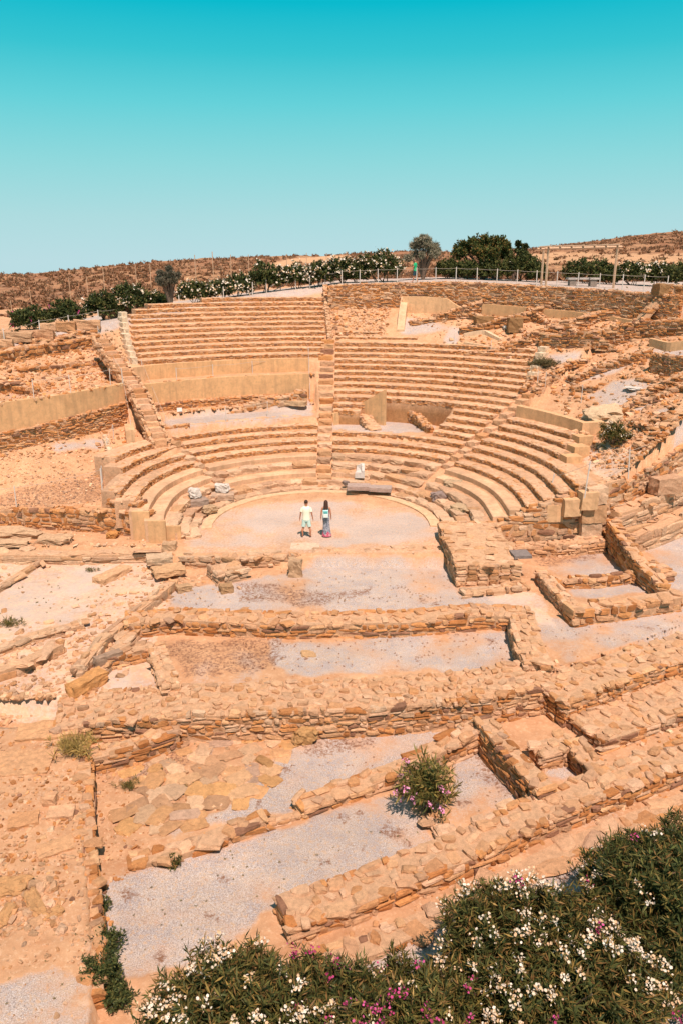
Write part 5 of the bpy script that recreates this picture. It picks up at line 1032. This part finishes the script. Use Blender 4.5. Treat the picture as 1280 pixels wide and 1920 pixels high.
for x_ in (xb0+.4, xb1-.4): mb = MB(); box_mesh(mb, (x_, 62.5, zb_+.22), (.5, .55, .5), 0, (.30, .24, .2), n=3, nz=.02); mb.build('support', STONE, root)

# ---------------------------------------------------------------- orchestra edge
u = np.arange(-98, 96, 2.0); x, y, _ = apos(5.55, u); L = [(a, b, -.1, .07) for a, b in zip(x, y)]
mb = MB(); plaster_prism(mb, L, .5, (.70, .45, .27), nz=.05); tag(mb.build('orchestra_kerb', PLASTER), 'thin pale raised band curving round the orchestra floor in front of the kerb', 'kerb')

# ---------------------------------------------------------------- people
def skin_obj(name, nodes, edges, matr, parent, sub=2):
    m = bpy.data.meshes.new(name); m.from_pydata([n[:3] for n in nodes], edges, []); o = bpy.data.objects.new(name, m); S.collection.objects.link(o); o.parent = parent
    sk = o.modifiers.new('skin', 'SKIN'); sk.use_smooth_shade = True; sv_ = m.skin_vertices[0] if len(m.skin_vertices) else None
    if sv_ is None:
        bpy.context.view_layer.objects.active = o; bpy.ops.mesh.customdata_skin_add(); sv_ = m.skin_vertices[0]
    for i, n in enumerate(nodes): sv_.data[i].radius = (n[3], n[4] if len(n) > 4 else n[3])
    sv_.data[0].use_root = True; ss = o.modifiers.new('sub', 'SUBSURF'); ss.levels = sub; ss.render_levels = sub; m.materials.append(matr); return o
def flat_mat(name, c, rough=.7):
    def f(t, b):
        b.inputs['Base Color'].default_value = (*c, 1); b.inputs['Roughness'].default_value = rough
        t.links.new(mulc(t, N(t, 'ShaderNodeRGB').outputs[0], mrange(t, noise(t, 30, 3), .3, .7, .93, 1.07)), b.inputs['Base Color']); [n for n in t.nodes if n.type == 'RGB'][0].outputs[0].default_value = (*c, 1)
    return mat(name, f)
SK = flat_mat('tanned_skin', (.50, .22, .13)); SK2 = flat_mat('skin_face', (.50, .23, .14))
def body(root, H=1.0, sex='m', legs=((.16, 0), (.16, 0)), arms=None, lean=0):
    n = [(0, 0, .95, .12, .10), (0, 0, 1.08, .115, .085), (0, .01, 1.24, .13, .09), (0, 0, 1.38, .135, .09), (0, -.01, 1.47, .07, .06), (0, 0, 1.54, .052), (0, .015, 1.62, .078, .088), (0, .01, 1.71, .08, .092), (0, .005, 1.76, .05)]
    e = [(0, 1), (1, 2), (2, 3), (3, 4), (4, 5), (5, 6), (6, 7), (7, 8)]
    def add(p, par): n.append(p); e.append((par, len(n)-1)); return len(n)-1
    add((0, .112, 1.645, .013), 6); add((.088, 0, 1.65, .014), 6); add((-.088, 0, 1.65, .014), 6)
    for sd, (fx, fy) in zip((-1, 1), legs):
        h = add((sd*.09, 0, .88, .088), 0); k = add((sd*(.09+fx)/2, fy*.5+.015, .49, .056), h); c = add((sd*(.02+fx), fy*.7-.02, .34, .054), k); a = add((sd*fx, fy, .085, .034), c); f_ = add((sd*(fx+.02), fy+.07, .045, .034), a); add((sd*(fx+.035), fy+.17, .03, .026), f_)
    A = arms or [((.25, -.02, 1.16), (.29, .04, .92)), ((.25, -.02, 1.16), (.29, .04, .92))]
    for sd, (el, wr) in zip((-1, 1), A):
        s1 = add((sd*.17, 0, 1.43, .055), 3); x = add((sd*el[0], el[1], el[2], .039), s1); w = add((sd*wr[0], wr[1], wr[2], .026), x)
        dv = np.array([wr[0]-el[0], wr[1]-el[1], wr[2]-el[2]]); dv /= np.linalg.norm(dv); P = np.array(wr)+dv*.07; pm = add((sd*P[0], P[1], P[2], .030, .018), w)
        for q, (o, ln) in enumerate(((-.028, .060), (-.009, .078), (.010, .074), (.027, .055))):
            p1 = P+dv*.035+np.array([0, o, 0]); i1 = add((sd*p1[0], p1[1], p1[2], .0095), pm); p2 = p1+dv*ln*.5+np.array([-.006, 0, 0]); i2 = add((sd*p2[0], p2[1], p2[2], .0085), i1); p3 = p2+dv*ln*.45+np.array([-.014, 0, 0]); add((sd*p3[0], p3[1], p3[2], .0075), i2)
        p1 = np.array(wr)+dv*.04+np.array([0, .04, 0]); i1 = add((sd*p1[0], p1[1], p1[2], .011), w); p2 = p1+dv*.04+np.array([-.005, .015, 0]); add((sd*p2[0], p2[1], p2[2], .009), i1)
    n = [(a[0]*H, a[1]*H, a[2]*H)+tuple(r_*H for r_ in a[3:]) for a in n]
    o = skin_obj('body', n, e, SK, root); return o
def loft(mb, rings, col, k=20, colf=None, close=False):
    a = np.arange(k)/k*2*PI; V = np.array([[(cx+rx*math.cos(t), cy+ry*math.sin(t), z) for t in a] for cx, cy, z, rx, ry in rings]); m = len(rings)
    i = np.arange(m-1)[:, None]; j = np.arange(k)[None]; q = np.stack([i*k+j, i*k+(j+1) % k, (i+1)*k+(j+1) % k, (i+1)*k+j], -1).reshape(-1, 4)
    C = np.tile(np.array(col), (m*k, 1)) if colf is None else np.array([[colf(V[r_][s_], a[s_]) for s_ in range(k)] for r_ in range(m)]).reshape(-1, 3)
    tr = [(0, s_, s_+1) for s_ in range(1, k-1)]+[((m-1)*k, (m-1)*k+s_+1, (m-1)*k+s_) for s_ in range(1, k-1)] if close else None
    mb.add(V.reshape(-1, 3), q, tr, col=C)
def put(mb, name, matr, root, smooth=True):
    # builder meshes for people are written in the person's own space
    loc = np.array(root.location); mb.v = [v+loc for v in mb.v]; return mb.build(name, matr, root, smooth)
def man(loc, label, shirt, shorts, haircol, H=1.03, rz=0, legs=((.17, 0), (.17, 0)), arms=None):
    root = empty('person', loc, label, 'person'); body(root, H, 'm', legs, arms)
    mb = MB(); loft(mb, [(0, 0, z*H, rx*H, ry*H) for z, rx, ry in ((.86, .185, .135), (.95, .178, .13), (1.08, .168, .122), (1.22, .178, .125), (1.34, .205, .135), (1.43, .205, .115), (1.475, .15, .09), (1.495, .075, .07))], shirt)
    A = arms or [((.25, -.02, 1.16), 0), ((.25, -.02, 1.16), 0)]
    for sd, a in zip((-1, 1), A):
        el = np.array(a[0])*np.array([sd, 1, 1]); s0 = np.array([sd*.135, 0, 1.43]); P = np.array([s0, s0*.6+el*.4+np.array([sd*.012, 0, .01]), s0*.3+el*.7])*H; tube(mb, P, np.array([.085, .078, .072])*H, 14, shirt, False)
    put(mb, 'shirt', CLOTH, root)
    mb = MB(); loft(mb, [(0, 0, z*H, rx*H, ry*H) for z, rx, ry in ((.80, .17, .125), (.88, .178, .13), (.94, .168, .122))], shorts)
    for sd, (fx, fy) in zip((-1, 1), legs): tube(mb, np.array([(sd*.085, 0, .88), (sd*.1, fy*.2, .70), (sd*(.09+fx)/2*1.02, fy*.42+.01, .535)])*H, np.array([.105, .10, .098])*H, 16, shorts, False)
    put(mb, 'shorts', CLOTH, root)
    mb = MB(); V, Q = rock_template(8, np.random.default_rng(1)); V = V/np.linalg.norm(V, axis=1)[:, None]*np.array([.088, .098, .10]); V[:, 2] = np.where(V[:, 2] < -.02, V[:, 2]*.6, V[:, 2]); V[:, 1] = np.where(V[:, 1] > .03, V[:, 1]*.7+.01, V[:, 1]); mb.add((V+np.array([0, -.008, 1.70]))*H, Q, col=haircol); put(mb, 'hair', HAIR, root)
    face(root, H); root.rotation_euler[2] = rz; return root
def face(root, H):
    for sd in (-1, 1):
        mb = MB(); V, Q = rock_template(3, np.random.default_rng(2)); mb.add((V/np.linalg.norm(V, axis=1)[:, None]*.011+np.array([sd*.031, .088, 1.665]))*H, Q, col=(.08, .05, .04)); put(mb, 'eye', HAIR, root)
    mb = MB(); V, Q = rock_template(3, np.random.default_rng(2)); mb.add((V/np.linalg.norm(V, axis=1)[:, None]*np.array([.024, .008, .006])+np.array([0, .091, 1.595]))*H, Q, col=(.42, .13, .10)); put(mb, 'mouth', CLOTH, root)
mx_, my_ = at(575, 1007, .03); man((mx_, my_, .02), 'man in a pale yellow t-shirt and mint shorts on the orchestra floor', (.86, .83, .66), (.55, .72, .66), (.06, .035, .025), 1.02)
wx, wy = at(611.5, 1005, .03)
root = empty('person', (wx, wy, .02), 'woman with long dark hair and long grey and red skirt in the orchestra', 'person'); H = .985
body(root, H, 'f', ((.06, 0), (.07, .02)), [((.215, -.03, 1.17), (.235, .03, .94)), ((.215, -.03, 1.17), (.235, .03, .94))])
rc = np.random.default_rng(4)
def skirtc(p, a):
    n_ = math.sin(a*9+math.sin(p[2]*7)*1.5)+rc.normal(0, .5); base = np.array([.20, .21, .26]) if n_ > .2 else np.array([.40, .40, .44])
    if n_ < -.9: base = np.array([.05, .08, .11])
    if p[2] < .20+.08*math.sin(a*4): base = np.array([.50, .05, .12]) if rc.random() < .62 else np.array([.60, .30, .32])
    return base
mb = MB(); zs = np.linspace(.035, 1.06, 26); loft(mb, [(.03*(1-z), 0, z*H, (.235-.09*z-.03*math.sin(z*PI))*(1+.0*z)+(.02 if .8 < z < .98 else 0), .20-.085*z) for z in zs], None, 36, skirtc); put(mb, 'skirt', CLOTH, root)
mb = MB(); loft(mb, [(0, 0, z*H, rx, ry) for z, rx, ry in ((1.02, .148, .112), (1.1, .142, .108), (1.2, .150, .112), (1.30, .155, .115), (1.33, .150, .11))], (.28, .04, .10)); put(mb, 'top', CLOTH, root)
mb = MB(); loft(mb, [(0, y, z*H, rx, ry) for y, z, rx, ry in ((-.09, 1.30, .05, .02), (-.095, 1.36, .095, .035), (-.085, 1.45, .11, .05), (-.05, 1.53, .105, .08), (-.02, 1.62, .10, .10), (-.005, 1.70, .097, .105), (0, 1.76, .075, .085), (0, 1.795, .03, .035))], (.07, .035, .025), close=True); put(mb, 'hair', HAIR, root)
face(root, H)
rb = empty('backpack', (wx, wy, .02), 'small mint and white backpack worn by the woman in the orchestra', 'backpack')
mb = MB(); box_mesh(mb, (-.01, -.19, 1.165), (.25, .14, .33), 0, (.50, .74, .72), n=6, nz=.02); put(mb, 'bag', CLOTH, rb)
mb = MB(); box_mesh(mb, (-.01, -.275, 1.10), (.20, .06, .15), 0, (.74, .78, .74), n=4, nz=.012); put(mb, 'pocket', CLOTH, rb)
mb = MB(); box_mesh(mb, (-.01, -.25, 1.275), (.19, .08, .09), 0, (.12, .42, .42), n=4, nz=.012); put(mb, 'flap', CLOTH, rb)
for sd in (-1, 1):
    mb = MB(); tube(mb, [(sd*.09, -.10, 1.28), (sd*.11, -.06, 1.42), (sd*.11, .05, 1.45), (sd*.11, .12, 1.33), (sd*.12, .09, 1.12), (sd*.10, -.1, 1.02)], .014, 6, (.12, .30, .30), False); put(mb, 'strap', CLOTH, rb)
gx, gy = far_pt(777, 528, 64.0); gz = tz(gx, gy)
man((gx, gy, gz), 'walker in a bright green t-shirt by the grey tree on the upper path', (.03, .42, .18), (.03, .07, .09), (.08, .05, .04), 1.0, PI*.42, ((.10, .16), (.08, -.2)), [((.22, .10, 1.18), (.24, .32, 1.05)), ((.22, .08, 1.16), (.20, .30, 1.0))])
